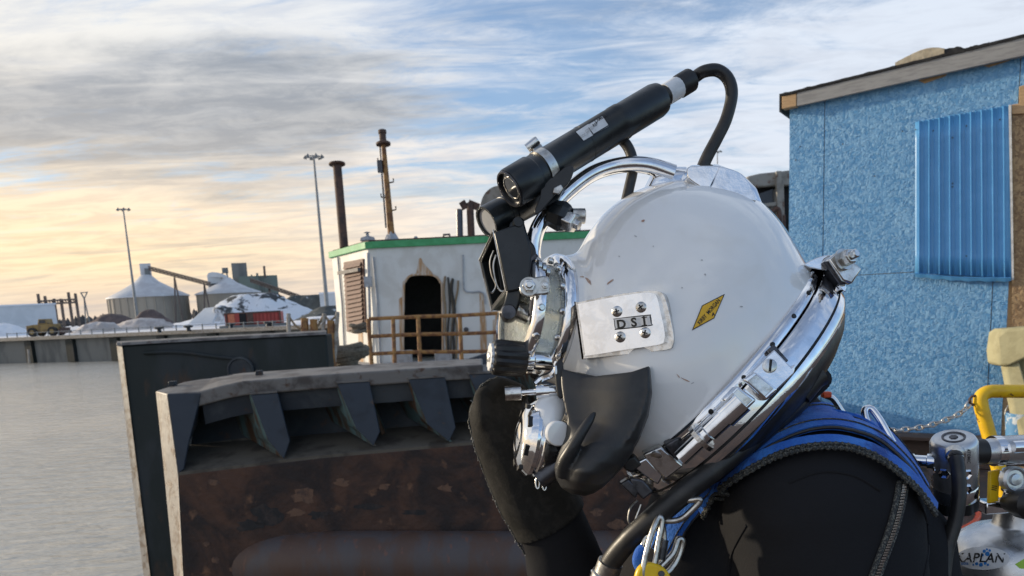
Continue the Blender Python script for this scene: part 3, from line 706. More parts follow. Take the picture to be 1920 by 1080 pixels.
# crane cab beyond the helmet, left of the blue shed
def old_cab():
    d = 19.0; t = Thing('crane_cab', 'weathered grey crane cab showing left of the blue shed', 'crane cab', (pt(1440, 560, d).x, pt(1440, 560, d).y, LZ))
    Y = V((0, 1, 0))
    m = MB(); m.prism([pt(*p, d) for p in ((1398, 338), (1404, 330), (1425, 325), (1500, 317), (1500, 346), (1400, 352))], Y * 1.6); t.part('roof', m, M['cab_grey'], bevel=.04)
    m = MB(); m.prism([pt(*p, d + .25) for p in ((1400, 352), (1500, 346), (1500, 470), (1400, 470))], Y * 1.2); t.part('body', m, M['dark_in'], smooth=0)
    m = MB(); m.prism([pt(*p, d + .1) for p in ((1404, 378), (1460, 352), (1461, 446), (1404, 446))], Y * .2); pn = t.part('side_panel', m, M['cab_grey'], smooth=0)
    m = MB(); m.prism([pt(*p, d + .05) for p in ((1416, 366), (1450, 354), (1451, 380), (1417, 384))], Y * .06); t.part('window', m, M['window'], pn, smooth=0)
    for a, b, w in (((1459, 322), (1462, 450), .12), ((1466, 345), (1469, 450), .07), ((1404, 388), (1456, 382), .08)):
        m = MB(); m.bar(pt(*a, d - .05), pt(*b, d - .05), w); t.part('frame_post', m, M['cab_grey'], smooth=0)
    m = MB(); m.tube(catmull([pt(*p, d - .15) for p in ((1430, 412), (1446, 398), (1458, 392), (1462, 410), (1460, 440))], 6), .06, 8); t.part('hose', m, M['rust_brown'])
    m = MB(); m.prism([pt(*p, d - .1) for p in ((1450, 405), (1474, 402), (1474, 520), (1450, 520))], Y * .5); t.part('machinery', m, M['rust_brown'], bevel=.03)
    m = MB(); p0 = pt(1480, 560, d + .5); m.box((p0.x, p0.y, (LZ - 2.2 + 2.0) / 2 + .6), (1.2, .8, 1.9)); t.part('pedestal', m, M['rust_brown'], smooth=0)
old_cab()

# ------------------------------------------------------------------ the push boat
def push_boat():
    DZ = .5; Y = V((0, 1, 0)); Z = V((0, 0, 1))
    o = pt(720, 690, 12); t = Thing('push_boat', 'moored push boat with dark steel push knees and white green trimmed deckhouse', 'boat', (o.x, o.y, WZ))
    foot = [V((-2.0, 4.95, 0)), V((1.6, 5.0, 0)), V((4.2, 9.5, 0)), V((4.2, 23, 0)), V((-4.4, 23, 0)), V((-4.5, 9.35, 0)), V((-2.15, 9.3, 0))]
    m = MB(); m.prism([p + Z * (WZ - .6) for p in foot], Z * (DZ - WZ + .6)); t.part('hull', m, M['steel_green'], smooth=0)
    m = MB(); m.prism([p * 1 + Z * (DZ + .004) for p in foot], Z * .02); t.part('deck_plate', m, M['grey_board'], smooth=0)

    # near push knee: front plane about d = 4.5, recess back wall about 4.9
    df, db = 4.5, 4.92
    F = lambda x, y, dd=0.0: pt(x, y, df + (x - 300) / 900 * .25 + dd)
    e = lambda p: V(p)
    m = MB(); front = [F(334, 889), F(600, 857), F(905, 830), F(1240, 800), F(1300, 1240), F(352, 1240)]
    m.prism(front, Y * .42); kn = t.part('push_knee', m, M['rust'], smooth=0, bevel=.012, label='near push knee with rusty lower face and recessed gussets')
    m = MB(); m.prism([F(372, 730, .42), F(1230, 660, .42), F(1230, 830, .42), F(352, 880, .42)], Y * .05); t.part('recess_wall', m, M['steel_dark'], kn, smooth=0)
    m = MB(); m.add([F(335, 888), F(600, 856), F(905, 829), F(1240, 799), F(1240, 762, .42), F(900, 790, .42), F(600, 806, .42), F(352, 836, .42)], [(0, 1, 6, 7), (1, 2, 5, 6), (2, 3, 4, 5)])
    m2 = MB(); m2.prism([v + Z * .006 for v in (m.v[0], m.v[1], m.v[2], m.v[3], m.v[4], m.v[5], m.v[6], m.v[7])], -Z * .05); t.part('ledge', m2, M['ledge'], kn, smooth=0)
    # top flange (paler than the knee front) ending near x 905, chamfered left corner
    top = [F(313, 738), F(372, 735), F(420, 722), F(455, 715), F(600, 703), F(760, 692), F(905, 684)]
    bk = [F(292, 733, .16), F(345, 716, .42), F(400, 707, .5), F(455, 699, .5), F(600, 689, .5), F(760, 679, .5), F(905, 672, .5)]
    m = MB(); rings = []
    for a, b in zip(top, bk): rings.append([a, b, b - Z * .085, a - Z * .085])
    m.loft(rings); t.part('top_flange', m, M['flange'], kn, smooth=0, bevel=.01)
    m = MB(); m.loft([[a - Z * .075 + Y * .035, b - Z * .075 - Y * .02, b - Z * .2 - Y * .02, a - Z * .2 + Y * .05] for a, b in zip(top[1:], bk[1:])]); t.part('flange_web', m, M['steel_dark'], kn, smooth=0)
    m = MB()
    m.loft([[F(x, y, .46), F(x, y, .52), F(x, y + 3, .52), F(x, y + 3, .46)] for x, y in ((338, 717), (420, 704), (600, 690))]); t.part('edge_bar', m, M['steel_dark'], kn, smooth=0)
    for x, y in ((324, 719), (486, 699)):
        m = MB(); c = F(x, y, .3); m.box(c, (.02, .02, .015)); t.part('cleat', m, M['steel_dark'], kn, bevel=.004)
    # chamfer strip on the left, its sunlight painted in as a pale colour
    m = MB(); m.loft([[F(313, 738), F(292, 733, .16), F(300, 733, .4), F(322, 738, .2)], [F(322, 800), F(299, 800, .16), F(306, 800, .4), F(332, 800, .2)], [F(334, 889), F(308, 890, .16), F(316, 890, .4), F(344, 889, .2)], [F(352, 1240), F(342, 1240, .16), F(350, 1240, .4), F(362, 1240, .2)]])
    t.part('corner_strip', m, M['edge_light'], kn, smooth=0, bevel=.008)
    # corner plate and gussets
    def gusset(poly, side_x=None, thick=.05):
        m = MB(); m.prism([F(*p) for p in poly], Y * .02); g = t.part('gusset', m, M['steel_blue'], kn, smooth=0, bevel=.004)
        return g
    def web(a, b, c, w=0.02):
        """side web of a gusset from its front edge a-b back to the wall"""
        m = MB(); A, B = F(*a, .022), F(*b, .022); C = F(b[0] - 4, c, .42); D = F(a[0] - 26, a[1] - 6, .42)
        m.prism([A, B, C, D], V((w, 0, 0))); t.part('gusset_web', m, M['steel_teal'], kn, smooth=0)
    gusset([(314, 739), (377, 737), (352, 836), (344, 880), (334, 888)])
    m = MB(); m.prism([F(377, 737, .02), F(352, 836, .02), F(344, 880, .02), F(352, 836, .42), F(400, 728, .42)], V((-.02, 0, 0))); t.part('gusset_web', m, M['steel_dark'], kn, smooth=0)
    for sh, yy, wd in ((0, 0, 50), (158, -21, 58), (292, -29, 66), (405, -38, 66), (520, -46, 66), (640, -54, 66)):
        x = 470 + sh; y = 741 + yy
        po = [(x, y), (x + wd, y - 4), (x + wd + 23, y + 86), (x + wd + 12, y + 120), (x + 32, y + 84)]
        if sh >= 120: po = [(x + 4, y), (x + wd + 6, y - 4), (x + wd + 26, y + 90), (x + wd + 14, y + 116), (x + 40, y + 84)]
        gusset(po)
        m = MB(); a = po[0]; b = po[4]; c = po[3]
        m.prism([F(*a, .022), F(*b, .022), F(*c, .022), F(c[0] - 78, c[1] - 46, .40), F(a[0] - 46, a[1] - 6, .40)], V((.02, 0, 0))); t.part('gusset_web', m, M['steel_teal'], kn, smooth=0)
        m = MB(); m.prism([F(a[0] - 1, a[1] - 1, -.004), F(po[1][0], po[1][1] - 1, -.004), F(po[1][0] - 14, po[1][1] - 14, .2), F(a[0] - 26, a[1] - 12, .2)], Z * .012); t.part('gusset_cap', m, M['flange'], kn, smooth=0)
    for x, y in ((688, 722), (925, 700)):
        m = MB(); m.bar(F(x, y, .3), F(x + 32, y + 92, .3), .02, .05); t.part('stiffener', m, M['steel_teal'], kn, smooth=0)
    # heavy tubular fender low on the knee
    m = MB(); pts = [F(425, 1060, .26), F(520, 1056, .07), F(640, 1052, -.03), F(800, 1052, -.08), F(1000, 1052, -.10), F(1300, 1048, -.10)]
    m.tube(catmull(pts, 6), .178, 28); t.part('tubular_fender', m, M['rust_pipe'], kn, smooth=60)
    rnd = random.Random(5)
    for x, y, rx, ry, mt in ((502, 965, 34, 20, 'rust_dark'), (470, 985, 30, 14, 'rust_dark'), (570, 930, 26, 14, 'rust_flake'), (556, 962, 22, 9, 'rust_flake'), (596, 965, 20, 10, 'rust_dark'), (640, 905, 16, 8, 'rust_flake'), (720, 912, 12, 7, 'rust_flake'), (836, 915, 16, 8, 'rust_flake'), (905, 960, 26, 22, 'rust_dark'), (400, 905, 14, 6, 'rust_flake'), (405, 1050, 9, 7, 'rust_flake'), (386, 1020, 7, 5, 'rust_flake'), (440, 1068, 10, 5, 'rust_flake'), (690, 950, 30, 6, 'rust_dark'), (780, 960, 34, 7, 'rust_dark'), (1120, 960, 14, 10, 'rust_flake'), (1160, 985, 20, 12, 'rust_flake')):
        po = []
        for k in range(14):
            a = 2 * math.pi * k / 14; q = rnd.uniform(.55, 1.15); po.append(F(x + rx * q * math.cos(a), y + ry * q * math.sin(a), -.002))
        m = MB(); m.prism(po, Y * .004); t.part('rust_scale', m, M[mt], kn, smooth=0)

    # far push knee
    d2 = 9.2; G = lambda x, y, dd=0.0: pt(x, y, d2 + dd)
    m = MB(); m.prism([G(226, 648), G(420, 637), G(612, 627), G(622, 760), G(640, 1180), G(292, 1180)], Y * .3); k2 = t.part('push_knee', m, M['steel_green'], smooth=0, bevel=.02, label='far push knee with dark green plate')
    m = MB(); m.loft([[G(218, 643, .05), G(228, 643, -.02), G(230, 646, .3), G(222, 646, .3)], [G(281, 1180, .05), G(294, 1180, -.02), G(297, 1180, .3), G(286, 1180, .3)]]); t.part('corner_strip', m, M['edge_light'], k2, smooth=0)  # strip coloured pale to stand for sun on the corner
    m = MB(); m.loft([[G(x, y, -.03), G(x, y - 5, .0), G(x, y - 8, .34), G(x, y + 3, .34)] for x, y in ((219, 648), (320, 642), (420, 637), (612, 627))]); t.part('top_flange', m, M['flange'], k2, smooth=0)
    m = MB(); pts = [G(*p, -.02) for p in ((270, 662), (330, 660), (400, 668), (455, 676), (472, 690), (474, 720))]; m.tube(catmull(pts, 5), .022, 8); t.part('weld_bead', m, M['steel_green'], k2)
    m = MB(); c = G(452, 694, -.02); m.lathe(c, -Y, [(0, .16), (.03, .16), (.035, .14), (.02, .13), (.02, .001)], 24); t.part('fairlead', m, M['steel_dark'], k2)

    # deckhouse
    dh = 15.0; zt = 2.76
    A = pt(629, 560, 17.0); B = pt(697, 560, dh); C = pt(1205, 560, dh + .3)
    fp = [V((A.x, A.y, 0)), V((B.x - .10, B.y + .14, 0)), V((B.x, B.y, 0)), V((B.x + .16, B.y - .02, 0)), V((C.x, C.y, 0)), V((C.x, C.y + 5, 0)), V((A.x, C.y + 5, 0))]
    fr = (fp[4] - fp[3]).normalized(); fn = V((fr.y, -fr.x, 0))      # front wall frame
    lf = (fp[1] - fp[0]).normalized(); ln = V((lf.y, -lf.x, 0))
    def onf(x, y): return on_plane(x, y, fp[3], fn)
    def onl(x, y): return on_plane(x, y, fp[0], ln)
    # front wall with a real arched opening
    door = [(757, 700), (757, 545), (760, 528), (768, 518), (780, 515), (805, 515), (818, 519), (826, 530), (829, 545), (832, 700)]
    dp = [onf(*p) for p in door]
    lt = V((fp[3].x, fp[3].y, zt)); lb = V((fp[3].x, fp[3].y, DZ)); rt = V((fp[4].x, fp[4].y, zt)); rb = V((fp[4].x, fp[4].y, DZ))
    dp[0].z = DZ; dp[-1].z = DZ
    m = MB(); mid = 5
    pl1 = [lb, lt, V((dp[4].x, dp[4].y, zt))] + [dp[k] for k in (4, 3, 2, 1, 0)]
    pl2 = [V((dp[4].x, dp[4].y, zt)), rt, rb] + [dp[k] for k in (9, 8, 7, 6, 5, 4)]
    m.prism(pl1, -fn * .05); m.prism(pl2, -fn * .05)
    m.prism([fp[0] + Z * DZ, fp[0] + Z * zt, fp[1] + Z * zt, fp[1] + Z * DZ], -ln * .05)
    m.prism([fp[1] + Z * DZ, fp[1] + Z * zt, fp[2] + Z * zt, fp[2] + Z * DZ], V((0, .05, 0)))
    m.prism([fp[2] + Z * DZ, fp[2] + Z * zt, fp[3] + Z * zt, fp[3] + Z * DZ], V((0, .05, 0)))
    m.prism([fp[4] + Z * DZ, fp[4] + Z * zt, fp[5] + Z * zt, fp[5] + Z * DZ], V((-.05, 0, 0)))
    hs = t.part('deckhouse', m, M['tug_white'], smooth=0)
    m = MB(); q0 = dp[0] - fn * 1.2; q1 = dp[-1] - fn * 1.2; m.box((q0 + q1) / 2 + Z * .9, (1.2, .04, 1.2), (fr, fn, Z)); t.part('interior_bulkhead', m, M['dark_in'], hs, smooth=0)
    m = MB(); ring = catmull([p + fn * .012 for p in dp], 4); m.tube(ring, .022, 8); t.part('door_coaming', m, M['rust_streak'], hs)
    rr = [p + V((0, 0, zt)) for p in fp]
    cen = sum((p for p in rr), V((0, 0, 0))) / len(rr)
    m = MB(); o1 = [cen + (p - cen) * 1.03 + Z * -.02 for p in rr]; m.prism(o1, Z * .13); t.part('roof_band', m, M['tug_green'], hs, smooth=0, bevel=.01)
    m = MB(); m.prism([cen + (p - cen) * .985 + Z * .112 for p in rr], Z * .03); t.part('roof_plate', m, M['rust_brown'], hs, smooth=0)
    RZ = zt + .14
    # louvre on the left wall
    lv = [onl(649, 495) + ln * .02, onl(681, 488) + ln * .02, onl(686, 612) + ln * .02, onl(656, 618) + ln * .02]
    m = MB(); m.prism([onl(*p) + ln * .004 for p in ((647, 492), (683, 485), (688, 616), (653, 622))], ln * .03); lo_ = t.part('louvre', m, M['louver'], hs, smooth=0)
    for k in range(15):
        a = lv[0].lerp(lv[3], (k + .5) / 15); b = lv[1].lerp(lv[2], (k + .5) / 15); sl = MB(); sl.prism([a + ln * .03, b + ln * .03, b + ln * .06 - Z * .06, a + ln * .06 - Z * .06], Z * .012)
        s_ = t.part('louvre_slat', sl, M['louver'], None, smooth=0); s_.parent = lo_
    m = MB(); m.bar(onl(645, 512) + ln * .12, onl(684, 505) + ln * .12, .05, .07); t.part('louvre_bar', m, M['dark_metal'], hs)
    for x in (636, 700):
        m = MB(); f_ = (lambda a, b: onl(a, b) + ln * .03) if x < 697 else (lambda a, b: onf(a, b) + fn * .03); m.tube([f_(x, 482), f_(x + 8, 570), f_(x + 14, 690)], .022, 6); t.part('drain_pipe', m, M['grey_box'], hs)
    m = MB(); m.tube([onl(694, 474) + ln * .04, onl(696, 560) + ln * .04, onl(698, 660) + ln * .04], .03, 6); m.box(onl(695, 528) + ln * .05, (.07, .05, .1)); t.part('conduit', m, M['grey_box'], hs)
    m = MB(); m.tube(catmull([onf(*p) + fn * .025 for p in ((868, 478), (869, 530), (872, 545), (885, 548), (900, 547), (908, 553), (910, 570))], 5), .016, 6); t.part('conduit', m, M['grey_box'], hs)
    # rust stains and dead weathered patches (flat, their own shapes)
    for nm, po in (('rust_stain', [(786, 484), (790, 484), (793, 492), (812, 513), (780, 514)]), ('rust_stain', [(899, 550), (905, 548), (912, 600), (914, 680), (901, 680)]), ('rust_stain', [(924, 600), (945, 590), (955, 690), (926, 690)]),
                   ('rust_stain', [(748, 560), (755, 556), (756, 690), (750, 690)]), ('rust_stain', [(672, 620), (680, 618), (684, 690), (674, 690)]), ('rust_stain', [(690, 640), (694, 640), (696, 690), (692, 690)])):
        fn_ = onf if po[0][0] > 697 else onl; nn = fn if po[0][0] > 697 else ln
        m = MB(); m.prism([fn_(*p) + nn * .003 for p in po], nn * .003); t.part(nm, m, M['rust_streak'], hs, smooth=0)
    # hose bundle hung beside the door
    for k in range(5):
        x = 836 + k * 5; m = MB(); m.tube(catmull([onf(x + random.uniform(-4, 4), y) + fn * (.05 + .02 * (k % 2)) for y in (518 + k * 2, 545, 580, 615, 650, 672)], 5), .021, 8); t.part('hanging_hose', m, (M['tan_rope'], M['rubber'], M['dirty_rope'], M['rubber'], M['tan_rope'])[k], hs)
    m = MB(); m.lathe(onf(874, 618) + fn * .0, fn, [(0, .05), (.03, .05), (.035, .03)], 12); t.part('wall_plug', m, M['dark_metal'], hs)
    # roof gear
    def pipe(x0, y0, x1, y1, d, r, mt, cap=None, nm='exhaust_pipe'):
        b = pt(x0, y0, d); b.z = RZ - .02; tp = pt(x1, y1, d); m = MB(); m.tube([b, b.lerp(tp, .5), tp], r, 14)
        if cap: m.lathe(tp, (tp - b), [(-.02, r * 1.0), (.0, cap), (.03, cap), (.035, r)], 14)
        return t.part(nm, m, mt)
    pipe(645, 462, 632, 309, 16.0, .092, M['rust_brown'], .17)
    pipe(862, 452, 861, 393, 17.0, .075, M['dark_metal']); pipe(884, 452, 881, 381, 17.0, .08, M['rust_brown'])
    m = MB(); m.bar(pt(866, 378, 17), pt(873, 391, 17), .05, .14); t.part('rain_flap', m, M['rust_brown'])
    m = MB(); m.bar(pt(878, 381, 17), pt(898, 389, 17), .06, .16); t.part('rain_flap', m, M['rust_brown'])
    # mast: tapered post with cone foot, head and small brackets
    b = pt(735, 455, 15.8); b.z = RZ - .02; tp = pt(717, 250, 15.8)
    m = MB(); m.lathe(b, (tp - b), [(0, .20), (.28, .06), (.30, .05)], 4); t.part('mast_foot', m, M['grey_box'], smooth=0)
    m = MB(); m.tube([b, b.lerp(tp, .5), tp], [.075, .06, .045], 12); ma = t.part('mast', m, M['rust_orange'])
    m = MB(); m.lathe(tp, (tp - b), [(-.25, .06), (-.24, .15), (-.2, .15), (-.16, .07), (-.02, .07), (0, .085), (.06, .085)], 14); t.part('mast_head', m, M['rust_brown'], ma)
    for f_ in (.3, .42, .55, .66, .74):
        q = b.lerp(tp, f_); m = MB(); m.tube([q, q + V((.14 * (1 if f_ in (.3, .55) else -1), 0, .02)), q + V((.14 * (1 if f_ in (.3, .55) else -1), 0, .09))], .015, 6); t.part('mast_step', m, M['rust_brown'], ma)
    m = MB(); m.tube([b.lerp(tp, .15) + V((-.09, -.05, 0)), b.lerp(tp, .88) + V((-.07, -.05, 0))], .018, 6); m.box(b.lerp(tp, .7) + V((-.1, -.05, 0)), (.05, .05, .12)); t.part('mast_cable', m, M['dark_metal'], ma)
    p = pt(690, 458, 16); p.z = RZ; m = MB(); m.lathe(p, Z, [(0, .13), (.1, .13), (.1, .16), (.16, .14), (.19, .04), (.25, .03), (.26, .08), (.28, .02)], 16); t.part('mushroom_vent', m, M['grey_box'])
    p = pt(1072, 446, 16.6); p.z = RZ; m = MB(); m.lathe(p, Z, [(0, .2), (.34, .2), (.34, .3), (.42, .32), (.55, .2), (.6, .05)], 18); t.part('mushroom_vent', m, M['grey_box'])
    p = pt(838, 452, 15.6); p.z = RZ; m = MB(); m.tube([p + V((-.06, 0, 0)), p + V((-.06, 0, .1)), p + V((.06, 0, .1)), p + V((.06, 0, 0))], .025, 6); t.part('lifting_eye', m, M['dark_metal'])
    p = pt(780, 452, 15.6); p.z = RZ; m = MB(); m.lathe(p, Z, [(0, .04), (.08, .04), (.1, .02)], 8); t.part('vent_stub', m, M['grey_box'])
    # round weathered dish standing on the roof
    p = pt(934, 385, 17.4); m = MB(); q = V((-.45, -1, .12)).normalized(); m.lathe(p, q, [(-.04, .42), (.0, .44), (.03, .43), (.0, .30), (-.03, .001)], 32); ds = t.part('round_dish', m, M['cab_grey'])
    m = MB(); m.tube([V((p.x, p.y + .1, RZ - .02)), p + V((0, .06, 0))], .05, 8); t.part('dish_post', m, M['rust_brown'])

    # rusty railing
    rl = t.part
    P = lambda x, y, d=13.2: pt(x, y, d)
    rp = []
    for i, (xt, yt, xb, yb) in enumerate(((690, 598, 699, 690), (737, 597, 741, 690), (784, 594, 789, 690), (862, 590, 867, 690), (943, 588, 948, 690))):
        m = MB(); m.tube([P(xt, yt), P(xb, yb + 15)], .035, 8); rl('rail_post', m, M['rust_orange'])
    for y0, y1 in ((598, 586), (631, 622), (664, 657)):
        m = MB(); m.tube(catmull([P(692, y0), P(780, y0 - 4), P(870, (y0 + y1) / 2 - 1), P(950, y1)], 4), .032, 8); rl('rail', m, M['rust_orange'])
    for x in (964, 968):
        pass
    for x, yb in ((942, 690),):
        m = MB(); m.bar(P(x, 588, 14), P(x + 10, 700, 14), .28, .2); rl('rust_post', m, M['rust_streak'])
    # yellow ladder by the helmet lamp
    for x in (961, 984):
        m = MB(); m.tube([P(x, 600, 13.6), P(x + 6, 700, 13.6)], .04, 8); rl('ladder_rail', m, M['yellow_paint'])
    for y in (620, 655):
        m = MB(); m.tube([P(962, y, 13.6), P(987, y, 13.6)], .03, 8); rl('ladder_rung', m, M['yellow_paint'])
    # sloping bulwark piece right of the flange
    m = MB(); m.prism([pt(*p, 6.2) for p in ((846, 684), (905, 664), (935, 657), (990, 652), (990, 720), (850, 716))], Y * .1); t.part('bulwark', m, M['steel_blue'], smooth=0, bevel=.01)
    return t, DZ
boat, BDZ = push_boat()
# loose things on the boat
def rope_coil(x, y, d, label, r=.3, turns=5, zb=None, mt='dirty_rope', rt=.04):
    c = pt(x, y, d)
    if zb is not None: c.z = zb
    m = MB(); pts = []
    for i in range(turns * 20):
        a = i / 20 * 2 * math.pi; k = i / (turns * 20); rr = r * (1 + .10 * math.sin(3.1 * a + i * .01)) * (.72 + .28 * math.sin(k * 9))
        pts.append(c + V((rr * math.cos(a), rr * .8 * math.sin(a), rt + k * rt * turns * .9 + .015 * math.sin(2.3 * a))))
    m.tube(pts, rt, 7); return single('rope_coil', label, 'rope', m, M[mt], loc=c)
rope_coil(650, 690, 11.0, 'heap of thick dirty mooring rope on the push boat deck', .28, 11, BDZ + .02, rt=.052)
rope_coil(676, 640, 14.4, 'tangled rope hung on the post by the louvre', .16, 5, 1.15, rt=.03)
for x, w, lab in ((755, 36, 'pale grey crate on deck left of the dark doorway'), (833, 30, 'pale grey crate on deck right of the dark doorway')):
    c = pt(x, 690, 13.9); t = Thing('deck_crate', lab, 'crate', (c.x, c.y, BDZ + .02)); h = pt(x, 660, 13.9).z
    m = MB(); m.box((c.x, c.y, (h + BDZ + .02) / 2), (w / 2 * 13.9 / FPX, .15, (h - BDZ - .02) / 2)); b_ = t.part('body', m, M['grey_box'], bevel=.01)
    m = MB(); m.box((c.x, c.y, h + .012), (w / 2 * 13.9 / FPX + .01, .16, .012)); t.part('lid', m, M['grey_box'], bevel=.005)
# quayside posts and rope on the boat's outer edge
for i, (xt, yt, xb, yb, mt) in enumerate(((541, 588, 543, 640, 'edge_light'), (608, 588, 600, 640, 'edge_light'), (633, 585, 625, 650, 'edge_light'), (571, 597, 574, 640, 'rust_orange'), (588, 599, 592, 640, 'rust_orange'), (620, 602, 626, 660, 'rust_orange'))):
    m = MB(); m.tube([pt(xt, yt, 10.2), pt(xb, yb + 60, 10.2)], .028 if i < 3 else .05, 8)
    single('bulwark_post', ('thin pale stanchion standing behind the dark far push knee', 'stout rusty post standing behind the dark far push knee')[i // 3], 'post', m, M[mt], ('pale stanchions behind the far push knee', 'rusty posts behind the far push knee')[i // 3])
m = MB(); m.tube(catmull([pt(*p, 10.2) for p in ((541, 592), (556, 612), (575, 620), (595, 612), (607, 592), (618, 602), (632, 590))], 6), .016, 6)
single('guard_rope', 'slack pale rope strung between the thin stanchions', 'rope', m, M['tan_rope'])

# ------------------------------------------------------------------ our own deck, the blue shed
Zv = V((0, 0, 1))
mb = MB(); mb.prism([V(p) for p in ((-6, -9, 0), (14, -9, 0), (14, 12, 0), (2.3, 12, 0), (1.9, 4.2, 0), (1.2, 2.4, 0), (-6, 2.2, 0))], (0, 0, -1.4))
structure('deck', mb, M['deck'], 0)
W0 = pt(1478, 545, 7.5); W0.z = 0
wu = V((math.cos(math.radians(33)), -math.sin(math.radians(33)), 0)); wn = V((wu.y, -wu.x, 0))     # along the wall, out of the wall
WM = Matrix(((wu.x, -wn.x, 0, W0.x), (wu.y, -wn.y, 0, W0.y), (0, 0, 1, 0), (0, 0, 0, 1)))            # wall frame: x along, y inward, z up
WI = WM.inverted()
def wl(x, y, off=0.0):
    """photo pixel -> wall-local point (u, -off, z)"""
    p = WI @ on_plane(x, y, W0 + wn * off, wn); return V((p.x, -off, p.z))
def shed():
    root = bpy.data.objects.new('blue_shed', None); col.objects.link(root); root.matrix_world = WM
    root['label'] = 'blue painted strand board shed with sloping grey roof edge'; root['category'] = 'shed'
    def part(name, mb, mt, parent=None, bevel=0, smooth=35, label=None):
        o = bpy.data.objects.new(name, mk_mesh(name, mb, mt, V((0, 0, 0)), smooth)); col.objects.link(o); o.parent = parent or root
        if bevel: add_bevel(o, bevel)
        if label: o['label'] = label
        return o
    def slab(poly, off, th, off2=None):
        m = MB(); m.prism([wl(x, y, off) for x, y in poly], (0, th, 0)); return m
    U = lambda x, y: wl(x, y).x
    # roofline on the wall: from pixel (1478,204) to (2100,~50)
    pL, pR = wl(1478, 203), wl(1920, 106); sl = (pR.z - pL.z) / (pR.x - pL.x); zt = lambda u: pL.z + sl * (u - pL.x)
    uL, uS, uP, uQ, uR = 0.0, U(1545, 300), U(1858, 600), U(1899, 400), U(1899, 400) + .75
    zh = wl(1660, 513).z
    g = .003
    def panel(u0, u1, z0, z1l, z1r, y=0.0, th=.018):
        m = MB(); m.prism([V((u0 + g, -y, z0 + g)), V((u1 - g, -y, z0 + g)), V((u1 - g, -y, z1r - g)), V((u0 + g, -y, z1l - g))], (0, th, 0)); return m
    part('strand_board', panel(uL, uS, .0, zt(uL), zt(uS), .002), M['osb_blue'])
    part('strand_board', panel(uS, uQ, zh, zt(uS), zt(uQ), .0), M['osb_blue'])
    part('strand_board', panel(uS, uP, .0, zh, zh, .003), M['osb_blue'])
    part('strand_board', panel(uP, uQ, .0, zh, zh, .001), M['osb_blue'])
    part('strand_board', panel(uQ, uR, zt(uQ) - .32, zt(uQ), zt(uR), .004), M['osb_blue'])
    m = MB(); m.prism([V((uL + .02, .02, 0)), V((uR, .02, 0)), V((uR, .02, zt(uR) - .01)), V((uL + .02, .02, zt(uL) - .01))], (0, .09, 0)); part('stud_frame', m, M['timber'], smooth=0)
    m = MB(); m.prism([V((uL + .012, .003, 0)), V((uL + .012, 2.4, 0)), V((uL + .012, 2.4, zt(0) - .1)), V((uL + .012, .003, zt(0) - .005))], (.016, 0, 0)); part('end_wall', m, M['osb_blue'])
    # raw board beside the sheet metal
    part('raw_board', slab([(1897, 612), (1897, 214), (1930, 208), (1930, 612)], .004, .016), M['osb_raw'], label='bare unpainted strand board')
    part('timber_trim', slab([(1911, 162), (1940, 154), (1940, 212), (1897, 214), (1897, 196), (1911, 194)], .022, .02), M['timber'], bevel=.003)
    # corrugated sheet: ribs as real folds
    a, b = wl(1716, 229, .02), wl(1894, 197, .02); c, d_ = wl(1897, 521, .02), wl(1716, 512, .02)
    n = 9; prof = []
    for k in range(n):
        for q, h in ((0.0, 0), (.30, 0), (.36, .016), (.44, .016), (.50, 0), (.80, 0), (.83, .006), (.88, .006), (.91, 0)):
            prof.append(((k + q) / n, h))
    prof.append((1.0, 0)); R0 = []; R1 = []
    rings = []
    for t_ in range(9):
        row = []
        for s_, h in prof:
            p = a.lerp(b, s_).lerp(d_.lerp(c, s_), t_ / 8); wob = .003 * noise.noise(V((s_ * 6, t_ * .9, 0))); row.append(V((p.x, p.y - h - wob - (.02 * max(0, t_ - 7)), p.z)))
        rings.append(row)
    m = MB(); m.loft(rings, closed=False); o = part('corrugated_sheet', m, M['blue_metal'], smooth=30)
    s2 = o.modifiers.new('s', 'SOLIDIFY'); s2.thickness = .0012
    m = MB(); q = [wl(1716, 513, .04), wl(1800, 520, .05), wl(1896, 521, .045)]
    m.loft([[p + V((0, 0, .006)), p + V((0, -.025, .0)), p + V((0, -.012, -.024 - .01 * (i % 2))), p + V((0, .01, -.01))] for i, p in enumerate(catmull(q, 6))]); part('bent_hem', m, M['blue_metal'], smooth=0)
    part('edge_trim', slab([(1891, 197), (1896, 196), (1901, 524), (1897, 526)], .045, .03), M['white_trim'], smooth=0)
    mm = MB(); mm.lathe((0, 0, 0), (0, -1, 0), [(0, .006), (.003, .006), (.005, .003)], 8); ns = mk_mesh('screw', mm, M['dark_metal'])
    for x, y in ((1750, 245), (1812, 236), (1875, 224), (1786, 350), (1786, 258), (1500, 275), (1492, 300), (1580, 270), (1692, 246), (1717, 243), (1640, 330), (1786, 344), (1812, 480), (1728, 500), (1880, 505)):
        o = bpy.data.objects.new('screw', ns); col.objects.link(o); o.parent = root; o.location = wl(x, y, .024 if x > 1716 else .004)
    # roof: fascia board, deck, felt
    def strip(x0, x1, yt0, yt1, yb0, yb1, off, th):
        return slab([(x0, yb0), (x0, yt0), (x1, yt1), (x1, yb1)], off, th)
    fa = part('fascia_board', strip(1494, 2060, 174, 35, 199, 73, .09, .045), M['grey_board'], bevel=.004)
    part('fascia_end', strip(1466, 1493, 181, 175, 204, 199, .092, .09), M['timber'], bevel=.004)
    m = MB(); l0, l1 = wl(1464, 180, .09), wl(2060, 34, .09)
    m.prism([l0, l1, l1 - V((0, 0, .05)), l0 - V((0, 0, .05))], (0, 2.6, 0)); m.v = [v + V((0, .05 if i < 4 else 0, 0)) for i, v in enumerate(m.v)]; part('roof_deck', m, M['timber'], smooth=0)
    m = MB(); N = 60; rings = []
